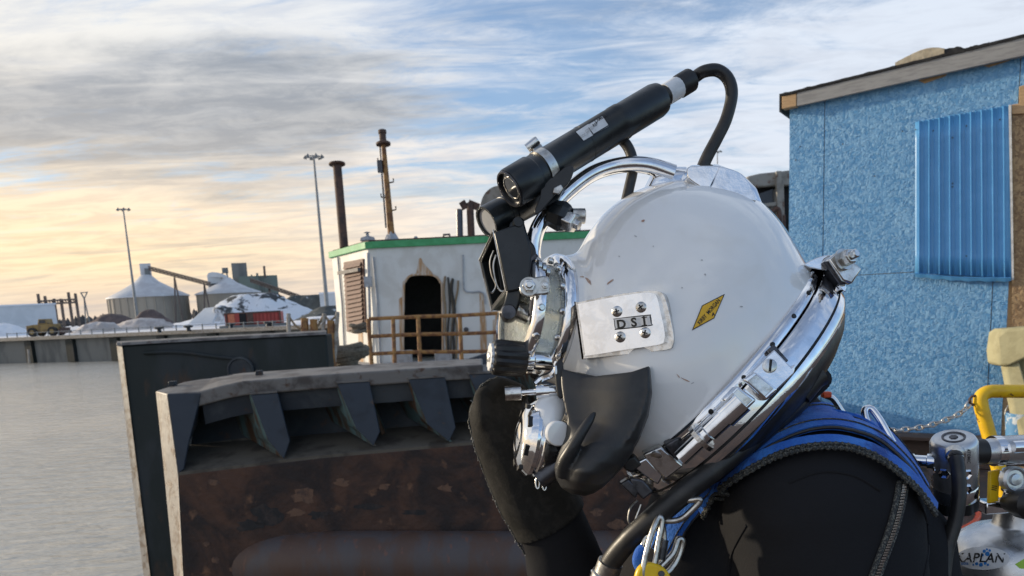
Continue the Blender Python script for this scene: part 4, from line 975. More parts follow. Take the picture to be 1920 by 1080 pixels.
    for i in range(N + 1):
        p = l0.lerp(l1, i / N); j = .012 * noise.noise(V((i * .6, 0, 0))) + .006 * noise.noise(V((i * 2.1, 3, 0)))
        rings.append([p + V((0, -.012, -.004 + min(0, j) * 1.2)), p + V((0, -.012, .016 + max(0, j))), p + V((0, 2.6, .016)), p + V((0, 2.6, .003)), p + V((0, .06, .003))])
    m.loft(rings); part('roof_felt', m, M['black_felt'], smooth=0)
    m = MB(); p0 = l0 + V((-.006, .0, .012)); m.box(p0 + V((0, .3, -.07)), (.008, .3, .08)); part('felt_edge', m, M['black_felt'], smooth=0)
    # seams, drips: bare wood showing under the eave
    for x0, x1, y0, y1, dy in ((1720, 1780, 150, 134, 9), (1840, 1900, 122, 108, 6)):
        part('chipped_strip', slab([(x0, y0), (x1, y1), (x1 - 8, y1 + dy), (x0 + 14, y0 + dy * .7)], .0055, .003), M['timber'], smooth=0)
    return root, l0, l1
shed_root, SL0, SL1 = shed()
# loose stuff on the shed roof
def on_roof(x, dy=0.0): 
    t_ = (wl(x, 120, .09).x - SL0.x) / (SL1.x - SL0.x); return SL0.lerp(SL1, t_) + V((0, dy, .02))
m = MB(); a, b = on_roof(1676, .20), on_roof(1768, .20)
rings = []
for i in range(9):
    k = i / 8; p = a.lerp(b, k); h = .035 + .10 * math.sin(math.pi * min(1, k * .75 + .12)) * (.55 + .45 * k)
    rings.append([WM @ (p + V((0, -.12, 0))), WM @ (p + V((0, -.12, h * .8))), WM @ (p + V((0, -.05, h))), WM @ (p + V((0, .2, h * .9))), WM @ (p + V((0, .25, 0)))])
m.loft(rings); single('foam_sheet', 'beige foam sheet lying on the shed roof edge', 'foam', m, M['foam'], smooth=50)
m = MB(); rings = []
for i in range(26):
    k = i / 25; p = on_roof(1742 + 110 * k, .18); h = .025 + .06 * max(0, noise.fractal(V((k * 4, 2.2, 0)), 1, 2, 4) * .6 + .75 * math.sin(math.pi * min(1, k * 1.6)) * (1 - k * .6))
    rings.append([WM @ (p + V((0, -.1, 0))), WM @ (p + V((0, -.09, h * .8))), WM @ (p + V((0, .0, h))), WM @ (p + V((0, .2, h * .6))), WM @ (p + V((0, .25, 0)))])
m.loft(rings); single('torn_felt', 'crumpled black torn felt lying beside the beige foam on the roof', 'roofing felt', m, M['black_felt'], smooth=0)

# khaki canvas bundle hanging on the wall, blue scuffed bucket
t = Thing('canvas_bundle', 'folded khaki canvas bundle hanging at the shed wall', 'canvas', pt(1900, 830, 5.9))
WD = depth_of(on_plane(1915, 700, W0, wn))
K = lambda x, y, dd=0.0: pt(x, y, WD - .38 + dd - (x - 1915) * .0028)
def soft(poly, th, dd=0.0):
    m = MB(); m.prism([K(x, y, dd) for x, y in poly], (0, th, 0)); return m
t.part('top_fold', soft([(1874, 624), (1884, 617), (1940, 612), (1980, 612), (1980, 660), (1940, 665), (1893, 688), (1872, 686), (1869, 660)], .16), M['khaki'], bevel=.03, seg=3)
t.part('hanging_flap', soft([(1884, 686), (1912, 678), (1950, 800), (1950, 862), (1922, 832), (1902, 778)], .07, .03), M['khaki'], bevel=.018, seg=3)
t.part('hanging_flap', soft([(1914, 672), (1980, 655), (1980, 850), (1950, 805)], .06, .1), M['khaki'], bevel=.015, seg=3)
m = MB(); m.tube([K(1950, 614, .1), on_plane(1950, 570, W0, wn)], .008, 6); t.part('hanging_strap', m, M['khaki'])
BD = WD - .22; bp = pt(1915, 800, BD); t = Thing('paint_bucket', 'small scuffed blue bucket hanging by the yellow handrail', 'bucket', bp)
m = MB(); m.lathe(pt(1912, 828, BD), (0.05, 0, 1), [(0, .095), (.0, .10), (.24, .125), (.24, .117), (.03, .093), (.03, .001)], 24); t.part('body', m, M['blue_bucket'])
m = MB(); m.tube([pt(1912, 776, BD) + V((.125 * math.cos(a), 0, .125 * math.sin(a))) for a in [math.pi * k / 10 for k in range(11)]], .005, 6); t.part('bail_handle', m, M['steel'])
hk = pt(1912, 776, BD) + V((0, 0, .125)); m = MB(); m.tube([hk + V((0, -.02, .01)), hk + V((0, 0, -.004)), hk - wn * .26], .006, 6); t.part('wall_hook', m, M['steel'])

# yellow handrail with chain
rd = 2.7; RP = lambda x, y: pt(x, y, rd)
t = Thing('handrail', 'yellow pipe handrail with rust chips at its bend', 'handrail', (RP(1860, 830).x, RP(1860, 830).y, 0))
pa, pb, pc = RP(2080, 735), RP(1862, 733), RP(1840, 748); dn = RP(1864, 860); _a, _b = RP(1841, 768), RP(1862, 842); foot = _a + (_b - _a) * (_a.z / (_a.z - _b.z)); foot.z = 0
arc = [pa, RP(1960, 734)] + catmull([RP(1872, 733.5), RP(1852, 735), RP(1839, 746), _a], 7) + [_a.lerp(foot, .3), foot]
m = MB(); m.tube(arc, .0235, 16); t.part('pipe', m, M['yellow_paint'], smooth=60)
m = MB(); m.tube([pa, V((pa.x, pa.y, 0))], .0235, 12); t.part('post', m, M['yellow_paint'], smooth=60)
m = MB(); m.lathe(foot, Zv, [(0, .06), (.012, .06), (.012, .026)], 16); t.part('base_flange', m, M['yellow_paint'])
m = MB(); e = RP(1838, 750); m.tube([e + V((-.022 + .016 * math.cos(a), 0, .016 * math.sin(a))) for a in [2 * math.pi * k / 12 for k in range(12)]], .005, 6, closed=True); t.part('chain_eye', m, M['rust_brown'])
ps = RP(1560, 822); m = MB(); m.tube([V((ps.x, ps.y, 0)), ps], .0235, 12); m.lathe(V((ps.x, ps.y, 0)), Zv, [(0, .06), (.012, .06), (.012, .026)], 16)
single('rail_stanchion', 'short yellow stanchion behind the diver holding the chain', 'stanchion', m, M['yellow_paint'])
ct = Thing('guard_chain', 'sagging galvanised chain leading to the yellow handrail', 'chain', (ps.x, ps.y, ps.z))
lk = MB(); L_, w_ = .016, .0085
lk.tube([V((L_ * math.cos(a) * (1 if abs(math.cos(a)) > .2 else 1), w_ * math.sin(a), 0)) for a in [2 * math.pi * k / 12 for k in range(12)]], .0032, 6, closed=True)
lm = mk_mesh('link', lk, M['steel'], smooth=60)
cv = catmull([e + V((-.035, 0, -.004)), RP(1800, 775), RP(1745, 797), RP(1690, 806), RP(1620, 812), ps + V((0, 0, -.02))], 60); acc = 0; last = cv[0]; i_ = 0; step = .0235
for p in cv[1:]:
    if (p - last).length >= step:
        tt = (p - last).normalized(); ref = Zv if i_ % 2 else V((0, 1, 0)); sd = ref.cross(tt).normalized(); nn = tt.cross(sd)
        mat4 = Matrix(((tt.x, sd.x, nn.x, 0), (tt.y, sd.y, nn.y, 0), (tt.z, sd.z, nn.z, 0), (0, 0, 0, 1)))
        o = ct.share('link', lm, (p + last) / 2); o.rotation_euler = mat4.to_euler(); last = p; i_ += 1

# rusty coaming beam, rope, orange hose on deck
m = MB()
ca, cb_ = at_z(1560, 852, 0.12), at_z(1800, 852, 0.12)
b0 = W0 + wu * -.3 + wn * .35; b1 = W0 + wu * 2.4 + wn * .35
for zz, hw, hh in ((.02, .12, .015), (.12, .012, .1), (.235, .12, .015)):
    m.box((b0 + b1) / 2 + Zv * zz, ((b1 - b0).length / 2, hw, hh), (wu, wn, Zv))
single('steel_beam', 'rusty steel beam lying along the foot of the blue shed', 'beam', m, M['deck'], bevel=.004)
rope_coil(1745, 985, 3.3, 'coil of tan rope lying on the rusty deck behind the diver', .26, 7, .0, 'tan_rope', .022)
rope_coil(1800, 935, 4.0, 'flat coil of tan rope nearer the blue shed', .24, 6, .0, 'tan_rope', .024)
hc = [at_z(1690, 1000, .02), at_z(1740, 945, .02), at_z(1800, 950, .04), at_z(1832, 958, .04), at_z(1828, 978, .03), at_z(1790, 1000, .02), at_z(1720, 1040, .02), at_z(1660, 1075, .02)]
m = MB(); m.tube(catmull(hc, 8), .018, 10); single('orange_hose', 'orange air hose looped on the deck behind the diver', 'hose', m, M['orange_hose'], smooth=60)

# ------------------------------------------------------------------ the diving helmet
D0 = .95; PXM = D0 / FPX                      # metres per photo pixel at the helmet's middle
KX, KY = -.10, .19                            # how the helmet's far-to-near axis leans (turned and tipped towards the lens)
SIDE = (BK + KX * RT - KY * UP)               # towards the near side of the helmet
def H(x, y, w): return pt(x, y, D0) + SIDE * w
helm = Thing('diving_helmet', 'glossy white commercial diving helmet with chrome fittings and clamped camera', 'helmet', pt(1337, 690, D0))
NA, NB = V((1170, 862, 0)), V((1506, 500, 0)); E1 = (NB - NA).normalized(); NN = V((E1.y, -E1.x, 0))      # neck line, its normal to the crown
if NN.y > 0: NN = -NN
NC = (NA + NB) / 2; NL = (NB - NA).length / 2
sil = cat2([(1506, 500), (1481, 455), (1452, 412), (1416, 376), (1370, 349), (1310, 337), (1245, 342), (1185, 362), (1135, 398), (1100, 442), (1078, 485), (1064, 530), (1056, 590), (1060, 650), (1076, 712), (1102, 772), (1135, 822), (1170, 862)], 10)
rel = [((V((x, y, 0)) - NA).dot(E1), (V((x, y, 0)) - NA).dot(NN)) for x, y in sil]
hmax = max(h for _, h in rel); itop = max(range(len(rel)), key=lambda i: rel[i][1])
def cross(seq, h):
    for (s0, h0), (s1, h1) in zip(seq[:-1], seq[1:]):
        if (h0 - h) * (h1 - h) <= 0 and h0 != h1: return s0 + (s1 - s0) * (h - h0) / (h1 - h0)
    return seq[-1][0]
bs_, fs_ = rel[:itop + 1], rel[itop:]
rings = []
WMAX = .142
for i in range(34):
    q = math.sin(i / 33 * math.pi / 2); h = hmax * q * .9995
    if i == 0: h = -14
    hh = max(h, 0.01); sb, sf = cross(bs_, hh), cross(list(reversed(fs_)), hh)
    c = (sb + sf) / 2; a = max(abs(sb - sf) / 2, .5); k = min(1, hh / hmax)
    w = WMAX * (1 - k ** 2.5) ** (1 / 2.3) * (.93 + .07 * math.sin(math.pi * min(1, k * 1.6)))
    w = max(w, .002)
    row = []
    for j in range(48):
        an = 2 * math.pi * j / 48; ca, sa = math.cos(an), math.sin(an); ex = 2 / 2.25
        cx_ = math.copysign(abs(ca) ** ex, ca); cy_ = math.copysign(abs(sa) ** ex, sa)
        p = NA + E1 * (c + a * cx_) + NN * h
        row.append(H(p.x, p.y, w * cy_))
    rings.append(row)
dome = MB(); dome.loft(rings)
# face port: its axis points forward (left) and a little to the lens
PAX = (-RT * .93 + BK * .33 + UP * .10).normalized()
PC = pt(1031, 597, D0 - .005); PR = .0735
pu = (UP - PAX * UP.dot(PAX)).normalized(); pw = PAX.cross(pu).normalized()
def circ(c, r, n=48, ru=1.0): return [c + (pu * math.cos(2 * math.pi * k / n) * ru + pw * math.sin(2 * math.pi * k / n)) * r for k in range(n)]
CORE = pt(1225, 612, D0)
hous = MB(); rr_ = []
for t_, r_ in ((0, PR + .001), (.004, PR + .004), (.02, PR + .007), (.04, PR + .012), (.065, PR + .021), (.10, PR + .03), (.13, PR + .03)):
    rr_.append(circ(PC.lerp(CORE, t_ / .14) * .5 + (PC - PAX * t_) * .5, r_))
hous.loft(rr_)
sh = MB(); sh.add(dome.v, dome.f); sh.add(hous.v, hous.f)
sh = fuse(sh, .0032, 26, .5)
helm.part('shell', sh, M['shell'], smooth=175)
shell_o = [c for c in helm.o.children if c.name.startswith('shell')][0]
cast = Caster(sh)

# scuffs on the shell
def rough_poly(cx, cy, rx, ry, ang, n=9, seed=0):
    rnd = random.Random(seed); out = []
    for k in range(n):
        a = 2 * math.pi * k / n; q = rnd.uniform(.45, 1.1); x, y = rx * math.cos(a) * q, ry * math.sin(a) * q; c, s = math.cos(math.radians(ang)), math.sin(math.radians(ang))
        out.append((cx + x * c - y * s, cy + x * s + y * c))
    return out
for i, (cx, cy, rx, ry, an, mt) in enumerate(((1068, 507, 14, 3, 65, 'scuff'), (1104, 527, 12, 3, 45, 'scuff'), (1144, 529, 8, 2.4, -40, 'scuff'), (1092, 519, 6, 1.6, 10, 'scuff'), (1206, 415, 5, 2.5, -20, 'scuff'), (1192, 443, 3, 1.4, 30, 'grime'), (1161, 481, 2.2, 1.6, 0, 'grime'), (1316, 488, 3, 2, 0, 'grime'), (1322, 515, 3, 2, 40, 'grime'), (1279, 540, 2, 2, 0, 'grime'), (1390, 575, 3, 2, 0, 'grime'), (1285, 712, 12, 1.4, 25, 'scuff'), (1271, 704, 7, 1.2, 50, 'scuff'), (1298, 718, 5, 1, -20, 'grime'), (1225, 462, 2, 1.2, 0, 'grime'), (1256, 640, 8, 1.4, -60, 'grime'))):
    po = rough_poly(cx, cy, rx, ry, an, seed=i); d_ = cast.decal(po, [tuple(range(len(po)))], .0006)
    helm.part('scuff_mark', d_, M[mt], shell_o, smooth=0)

# yellow diamond sticker with lettering
dia = [(1297, 620), (1316, 573), (1359, 551), (1339, 597)]
def poly_grid(quad, n=8):
    vs = []; fs = []
    a, b, c, d = [V((*q, 0)) for q in quad]
    for i in range(n + 1):
        for j in range(n + 1):
            p = a.lerp(b, i / n).lerp(d.lerp(c, i / n), j / n); vs.append((p.x, p.y))
    for i in range(n):
        for j in range(n): k = i * (n + 1) + j; fs.append((k, k + 1, k + n + 2, k + n + 1))
    return vs, fs
def inset(quad, s):
    c = sum((V((*q, 0)) for q in quad), V((0, 0, 0))) / len(quad); return [((c + (V((*q, 0)) - c) * s).x, (c + (V((*q, 0)) - c) * s).y) for q in quad]
st = helm.part('diamond_sticker', cast.decal(*poly_grid(dia), .0006), M['ink'], shell_o, smooth=0)
helm.part('sticker_face', cast.decal(*poly_grid(inset(dia, .90)), .0010), M['sticker_yellow'], shell_o, smooth=0)
vs, fs = px_text('KIRBY  MORGAN', 1329, 585, 10.5, 49, .2, .74); helm.part('sticker_lettering', cast.decal(vs, fs, .0014), M['ink'], shell_o, smooth=0)
vs, fs = px_text('A', 1337, 590, 9, 10, .3); helm.part('sticker_emblem', cast.decal(vs, fs, .0014), M['ink'], shell_o, smooth=0)

# side block with DSI plate
pp = [cast.hit(1090, 645)[0], cast.hit(1252, 610)[0], cast.hit(1165, 560)[0]]
bn = (pp[1] - pp[0]).cross(pp[2] - pp[0]).normalized(); bn = bn if bn.dot(BK) > 0 else -bn
bn = (bn * .75 + BK * .25).normalized(); bp0 = cast.hit(1170, 608)[0] + bn * .011
def onb(x, y, off=0.0): return on_plane(x, y, bp0 + bn * off, bn)
blk = cat2([(1080, 569), (1083, 567), (1150, 553), (1212, 545), (1234, 546), (1246, 556), (1256, 592), (1263, 628), (1261, 648), (1248, 656), (1170, 665), (1098, 672), (1094, 669), (1087, 620)], 3, True)
m = MB(); m.prism([onb(x, y, -.0055) for x, y in blk], -bn * .035); bl = helm.part('side_block', m, M['chrome_worn'], shell_o, bevel=.004, smooth=40)
fcp = cat2([(1084, 572), (1088, 569), (1150, 557), (1205, 549), (1224, 550), (1232, 558), (1240, 592), (1246, 622), (1245, 638), (1236, 646), (1170, 656), (1101, 667), (1097, 663), (1091, 620)], 3, True)
m = MB(); m.prism([onb(x, y, .0015) for x, y in fcp], -bn * .012); helm.part('polished_face', m, M['chrome'], shell_o, bevel=.0045, smooth=40, seg=4)
def scr_x(x, y, r_px, parent, onf, nrm, mt='chrome_worn', slot=True, ang=20):
    c = onf(x, y, .0016); r = r_px * depth_of(c) / FPX
    m = MB(); m.lathe(c - nrm * .001, nrm, [(0, r), (.0012, r), (.0026, r * .7), (.003, .0002)], 20); s = helm.part('screw', m, M[mt], parent)
    if slot:
        m = MB(); a = math.radians(ang)
        e1 = (RT - nrm * RT.dot(nrm)).normalized(); e2 = nrm.cross(e1)
        for q in (0, math.pi / 2):
            dv = e1 * math.cos(a + q) + e2 * math.sin(a + q); m.box(c + nrm * .0021, (r * .5, r * .12, .0006), (dv, nrm.cross(dv), nrm))
        return s, m
    return s, None
for k, (x, y) in enumerate(((1157, 584), (1202, 576), (1163, 632), (1210, 624))):
    s, m = scr_x(x, y, 10.5, shell_o, onb, bn, ang=15 + 20 * k); helm.part('screw_slot', m, M['ink'], shell_o, smooth=0)
lab = cat2([(1151, 600), (1154, 597), (1214, 590), (1219, 592), (1221, 606), (1218, 611), (1158, 618), (1153, 616)], 3, True)
m = MB(); m.prism([onb(x, y, .0030) for x, y in lab], -bn * .0015); helm.part('name_plate', m, M['ink'], shell_o, smooth=0)
lab2 = [(x, 604 + (y - 604) * .88) for x, y in inset(lab, .96)]; m = MB(); m.prism([onb(x, y, .0034) for x, y in lab2], -bn * .001); helm.part('name_plate_face', m, M['sticker_white'], shell_o, smooth=0)
def put(vs, fs, f, off): 
    m = MB(); m.add([f(x, y, off) for x, y in vs], fs); return m
for ch, x, y in (('D', 1165, 608.5), ('S', 1188.5, 605), ('I', 1208, 602.5)):
    vs, fs = px_text(ch, x, y, 23, 7, .8, 1.02); m = put(vs, fs, onb, .0038)
    if ch in 'ID':
        for dy in (-7.6, 7.6):
            xx = x - (5.5 if ch == 'D' else 0); w = 5 if ch == 'I' else 3.2; c = (xx - dy * .12 * 0, y + dy)
            m.add([onb(c[0] - w, c[1] - 1 + w * .12, .0039), onb(c[0] + w, c[1] - 1 - w * .12, .0039), onb(c[0] + w, c[1] + 1 - w * .12, .0039), onb(c[0] - w, c[1] + 1 + w * .12, .0039)], [(0, 1, 2, 3)])
    helm.part('plate_letter', m, M['ink'], shell_o, smooth=0)

# face port: retainer rings and thick glass
m = MB(); m.lathe(PC, PAX, [(-.004, PR - .006), (-.004, PR + .003), (.0, PR + .0045), (.006, PR + .0045), (.010, PR + .002), (.013, PR - .004), (.013, PR - .010)], 64, closed=True); ret = helm.part('port_retainer', m, M['chrome'], smooth=50)
m = MB(); m.lathe(PC, PAX, [(.006, PR - .0105), (.036, PR - .0105), (.040, PR - .014), (.040, .0005)], 64); m.lathe(PC, PAX, [(.004, .0005), (.004, PR - .0125), (.030, PR - .0135), (.030, .0005)], 64); helm.part('port_glass', m, M['glass'], smooth=50)
m = MB(); m.lathe(PC, PAX, [(.036, PR - .0135), (.033, PR - .004), (.035, PR - .0005), (.042, PR), (.046, PR - .004), (.046, PR - .015)], 64, closed=True); fr_ = helm.part('port_frame', m, M['chrome'], smooth=50)
sm = MB(); sm.lathe((0, 0, 0), (0, 0, 1), [(-.002, .0042), (.003, .0042), (.0045, .003), (.0045, .0005)], 12); sme = mk_mesh('port_screw', sm, M['chrome_worn'])
for k in range(14):
    a = 2 * math.pi * (k + .4) / 14
    for t_, rr in ((.012, PR - .005), (.040, PR - .0002)):
        rad = pu * math.cos(a) + pw * math.sin(a); o = helm.share('port_screw', sme, PC + PAX * t_ + rad * (rr - (.0 if t_ < .02 else .002)), ret if t_ < .02 else fr_); o.rotation_euler = (PAX if t_ < .02 else rad).to_track_quat('Z', 'Y').to_euler()
# dark inner mask behind the glass
m = MB(); m.ball(pt(1110, 640, D0), .055, 20, 14, (1.0, .9, 1.2)); helm.part('oral_nasal_mask', m, M['rubber'])
m = MB(); m.lathe(PC - PAX * .006, PAX, [(-.03, PR - .009), (.008, PR - .009), (.008, PR - .011), (-.03, PR - .011)], 48, closed=True); helm.part('port_liner', m, M['rubber_grey'], ret)

# hinge strap and bolt on the upper ring
def slab_at(poly, d, th, nrm=None): 
    m = MB(); m.prism([pt(x, y, d) for x, y in poly], -BK * th); return m
ds = .862
helm.part('hinge_strap', slab_at(cat2([(975, 533), (985, 522), (1005, 519), (1022, 517), (1030, 522), (1030, 546), (1024, 552), (1004, 554), (988, 556), (976, 549)], 3, True), ds, .006), M['steel'], ret, bevel=.002)
def hexbolt(x, y, d, r, name='bolt', mt='chrome_worn', parent=None, ln=.01, nrm=None):
    c = pt(x, y, d); n_ = nrm or BK; m = MB(); m.lathe(c - n_ * .002, n_, [(0, r * 1.35), (.003, r * 1.35), (.003, r)], 20); helm.part('washer', m, M['steel'], parent)
    m = MB(); m.lathe(c + n_ * .001, n_, [(0, r), (ln * .6, r), (ln * .7, r * .85)], 6); b = helm.part(name, m, M[mt], parent, smooth=0, bevel=.0006)
    m = MB(); m.lathe(c + n_ * (.001 + ln * .6), n_, [(0, r * .55), (ln * .5, r * .55), (ln * .6, r * .4), (ln * .6, .0002)], 16); helm.part('bolt_end', m, M[mt], parent); return b
hexbolt(992, 537, ds - .002, .0078, parent=ret)
hexbolt(1022, 536, ds - .001, .004, parent=ret, ln=.005)
m = MB(); m.tube([pt(1004, 545, ds + .01), pt(1000, 560, ds + .02), pt(995, 600, ds + .03)], .004, 8); helm.part('hinge_pin', m, M['chrome'], ret)

# roll-bar handle from port ring over the camera mount to the crown
hp = [pt(1003, 500, .905), pt(999, 470, .905), pt(1008, 430, .905), pt(1032, 394, .91), pt(1066, 358, .915), pt(1108, 327, .92), pt(1150, 312, .925), pt(1190, 308, .925), pt(1225, 313, .928), pt(1262, 326, .93)]
hpp = catmull(hp, 8); rad = [.0095 if i < 56 else .0095 + (i - 56) * .0001 for i in range(len(hpp))]
m = MB(); m.tube(hpp, rad, 20); hb = helm.part('handle_bar', m, M['chrome'], smooth=60)
helm.part('handle_foot', slab_at(cat2([(980, 512), (984, 492), (994, 478), (1006, 474), (1012, 490), (1011, 512), (1004, 522), (990, 522)], 3, True), .892, .02), M['dark_metal'], hb, bevel=.004)
for k, (x, y) in enumerate(((1012, 500), (1020, 505), (1027, 512))):
    m = MB(); m.lathe(pt(x, y, .885), PAX, [(0, .008), (.004, .008), (.004, .003)], 14); helm.part('ring_lug', m, M['chrome_worn'], ret)
# crown saddle (chrome)
def saddle(pix, d, w, mt, nm, parent):
    """chrome casting bent over the crown: profile in pixels, width across the helmet"""
    m = MB(); rings = []
    for k in range(9):
        s = -1 + 2 * k / 8; f = 1 - .06 * abs(s) ** 3
        row = []
        for x, y in pix:
            p = H(x, y + 16 * s * s, s * w); row.append(p)
        rings.append(row)
    m.loft(rings); return helm.part(nm, m, M[mt], parent, bevel=.004, smooth=50, seg=3)
saddle([(1206, 356), (1222, 324), (1252, 313), (1290, 313), (1290, 352)], D0, .026, 'chrome', 'handle_boss', hb)
saddle([(1284, 352), (1290, 311), (1340, 309), (1382, 325), (1405, 348), (1417, 379), (1405, 400), (1330, 372)], D0, .045, 'chrome', 'crown_weight', None)
nb = cast.hit(1360, 372)[1]
m = MB(); cw = [(1328, 360), (1336, 345), (1347, 318), (1352, 312), (1385, 322), (1400, 336), (1412, 356), (1418, 375), (1412, 377), (1390, 369), (1360, 363)]
m.prism([pt(x, y, .888) for x, y in cat2(cw, 3, True)], -BK * .03); helm.part('crown_weight_cheek', m, M['chrome'], None, bevel=.005, smooth=50, seg=3)
m = MB(); m.prism([pt(x, y, .890) for x, y in cat2([(1289, 316), (1300, 311), (1352, 311), (1346, 322), (1334, 346), (1326, 361), (1312, 350), (1300, 342), (1290, 332)], 3, True)], -BK * .03); helm.part('crown_weight_cheek', m, M['chrome'], None, bevel=.004, smooth=50, seg=3)

# camera housing clamped on the handle
CD = .905; ca_, cb2 = pt(960, 352, .872), pt(1238, 184, .945); cax = (cb2 - ca_).normalized(); CL = (cb2 - ca_).length; r1 = 36 * CD / FPX
L = lambda px_: px_ / 325.0 * CL
m = MB(); m.lathe(ca_, cax, [(L(4), r1 * .80), (L(-4), r1 * .84), (L(-4), r1 * .98), (L(0), r1 * 1.02), (L(40), r1 * 1.02), (L(42), r1 * .985), (L(44), r1 * .95), (L(220), r1 * .95), (L(221), r1 * .97), (L(234), r1 * .97), (L(235), r1 * .93), (L(312), r1 * .93), (L(322), r1 * .86), (L(325), r1 * .7), (L(325), .001)], 48)
cm = helm.part('camera_housing', m, M['black_plastic'], smooth=40, label='long black cylindrical camera housing'); camM = m
m = MB(); m.lathe(ca_, cax, [(L(-5), r1 * .97), (L(-7), r1 * .94), (L(-7), r1 * .86), (L(-4), r1 * .84)], 48, closed=True); helm.part('lens_bezel', m, M['dark_metal'], cm)
m = MB(); m.lathe(ca_, cax, [(L(-1), r1 * .84), (L(-2), .0005)], 40); helm.part('lens_window', m, M['lens'], cm)
m = MB(); m.lathe(ca_, cax, [(L(-1.4), r1 * .60), (L(-2.4), r1 * .60), (L(-2.4), r1 * .55), (L(-1.4), r1 * .55)], 36, closed=True); helm.part('lens_ring', m, M['steel'], cm)
cc = Caster(camM)
LX, LY = 4, 8
lq = [(1076 + LX, 240 + LY), (1126 + LX, 208 + LY), (1139 + LX, 228 + LY), (1090 + LX, 256 + LY)]
helm.part('label', cc.decal(*poly_grid(lq, 8), .0006), M['sticker_white'], cm, smooth=30)
for qd_ in ([(1099, 224), (1127, 207), (1128, 209), (1100, 226)], [(1126, 208), (1139, 228), (1137.5, 229), (1124.5, 209)], [(1108, 246), (1138, 228), (1137, 226.5), (1107, 244.5)], [(1100, 232), (1110, 246), (1108.5, 247), (1098.5, 233)]):
    helm.part('label_rule', cc.decal(*poly_grid([(a + LX, b + LY) for a, b in qd_], 5), .0009), M['ink'], cm, smooth=0)
for tx, x, y, s_ in (('CAMERA', 1122, 215, 8), ('REP', 1112, 227, 8), ('GSUD', 1101, 236, 8), ('LOC LY', 1093, 245, 7)):
    vs, fs = px_text(tx, x + LX, y + LY, s_, 32, .1, .8); helm.part('label_lettering', cc.decal(vs, fs, .0010), M['ink'] if tx in ('CAMERA', 'REP') else M['grime'], cm, smooth=0)
# steel band clamp and worm screw
def cring(t, rr, wdt, mt, nm, th=.0012):
    m = MB(); m.lathe(ca_, cax, [(L(t), rr), (L(t), rr + th), (L(t + wdt), rr + th), (L(t + wdt), rr)], 48, closed=True); return helm.part(nm, m, M[mt], cm, smooth=40)
cl = cring(58, r1 * .95, 15, 'steel', 'band_clamp')
cring(150, r1 * .948, 1.0, 'rubber', 'housing_joint', .0004)
q = pt(1003, 270, CD); m = MB(); m.lathe(q - cax * .012, (cax + BK * .5), [(0, .003), (0, .0055), (.014, .0055), (.016, .0045), (.016, .0005)], 14); helm.part('worm_screw', m, M['chrome_worn'], cl)
m = MB(); m.box(pt(1008, 280, CD), (.007, .005, .004), (cax, BK, cax.cross(BK))); helm.part('worm_housing', m, M['steel'], cl, bevel=.002)
# bracket plates under the housing
helm.part('bracket_plate', slab_at(cat2([(1017, 340), (1038, 331), (1060, 312), (1074, 311), (1075, 324), (1064, 346), (1045, 360), (1030, 378), (1010, 400), (1002, 396), (1012, 370)], 3, True), .872, .005), M['rubber_grey'], cm, bevel=.002)
helm.part('bracket_plate', slab_at(cat2([(1022, 330), (1046, 340), (1062, 330), (1050, 368), (1026, 386), (1012, 380)], 3, True), .885, .03), M['black_plastic'], cm, bevel=.003)
helm.part('clamp_tail', slab_at([(1038, 352), (1052, 345), (1056, 352), (1048, 364), (1036, 362)], .869, .003), M['steel'], cm, bevel=.001)
# connector and cable
con = cb2; m = MB(); m.lathe(con, cax, [(-.005, .0085), (.004, .0105), (.008, .0125), (.03, .0125), (.034, .0145), (.052, .0145), (.056, .011)], 20); cn = helm.part('cable_connector', m, M['rubber'], cm)
m = MB(); m.lathe(con, cax, [(.0085, .0127), (.0085, .0134), (.030, .0134), (.032, .0127)], 16); helm.part('peeling_tape', m, M['sticker_white'], cn)
cp = [con + cax * .045, con + cax * .06] + [pt(*p, .955 + k * .001) for k, p in enumerate(((1320, 134), (1345, 132), (1365, 148), (1372, 178), (1362, 222), (1345, 258), (1328, 290), (1318, 312), (1305, 345)))]
m = MB(); m.tube(catmull(cp, 7), .0077, 14); helm.part('camera_cable', m, M['rubber'], cm, smooth=60)
cp = [pt(*p, CD + .03) for p in ((1150, 250), (1172, 268), (1184, 292), (1186, 320), (1180, 350), (1172, 385))]
m = MB(); m.tube(catmull(cp, 7), .0065, 12); helm.part('lamp_cable', m, M['rubber'], cm, smooth=60)
# second, smaller lamp tube under the camera
la, lb_ = pt(914, 416, .905), pt(1040, 350, .95); lax = (lb_ - la).normalized(); lr = .0195
m = MB(); m.lathe(la, lax, [(.004, lr * .8), (-.002, lr * .86), (-.002, lr), (.022, lr), (.0225, lr * .96), (.026, lr * .96), (.0265, lr), (.03, lr), (.0305, lr * .96), (.034, lr * .96), (.0345, lr), (.085, lr), (.09, lr * .8), (.09, .001)], 36); lp = helm.part('lamp_tube', m, M['black_plastic'], smooth=40)
m = MB(); m.lathe(la, lax, [(.001, lr * .82), (.0, .0005)], 30); helm.part('lamp_lens', m, M['grey_box'], lp)
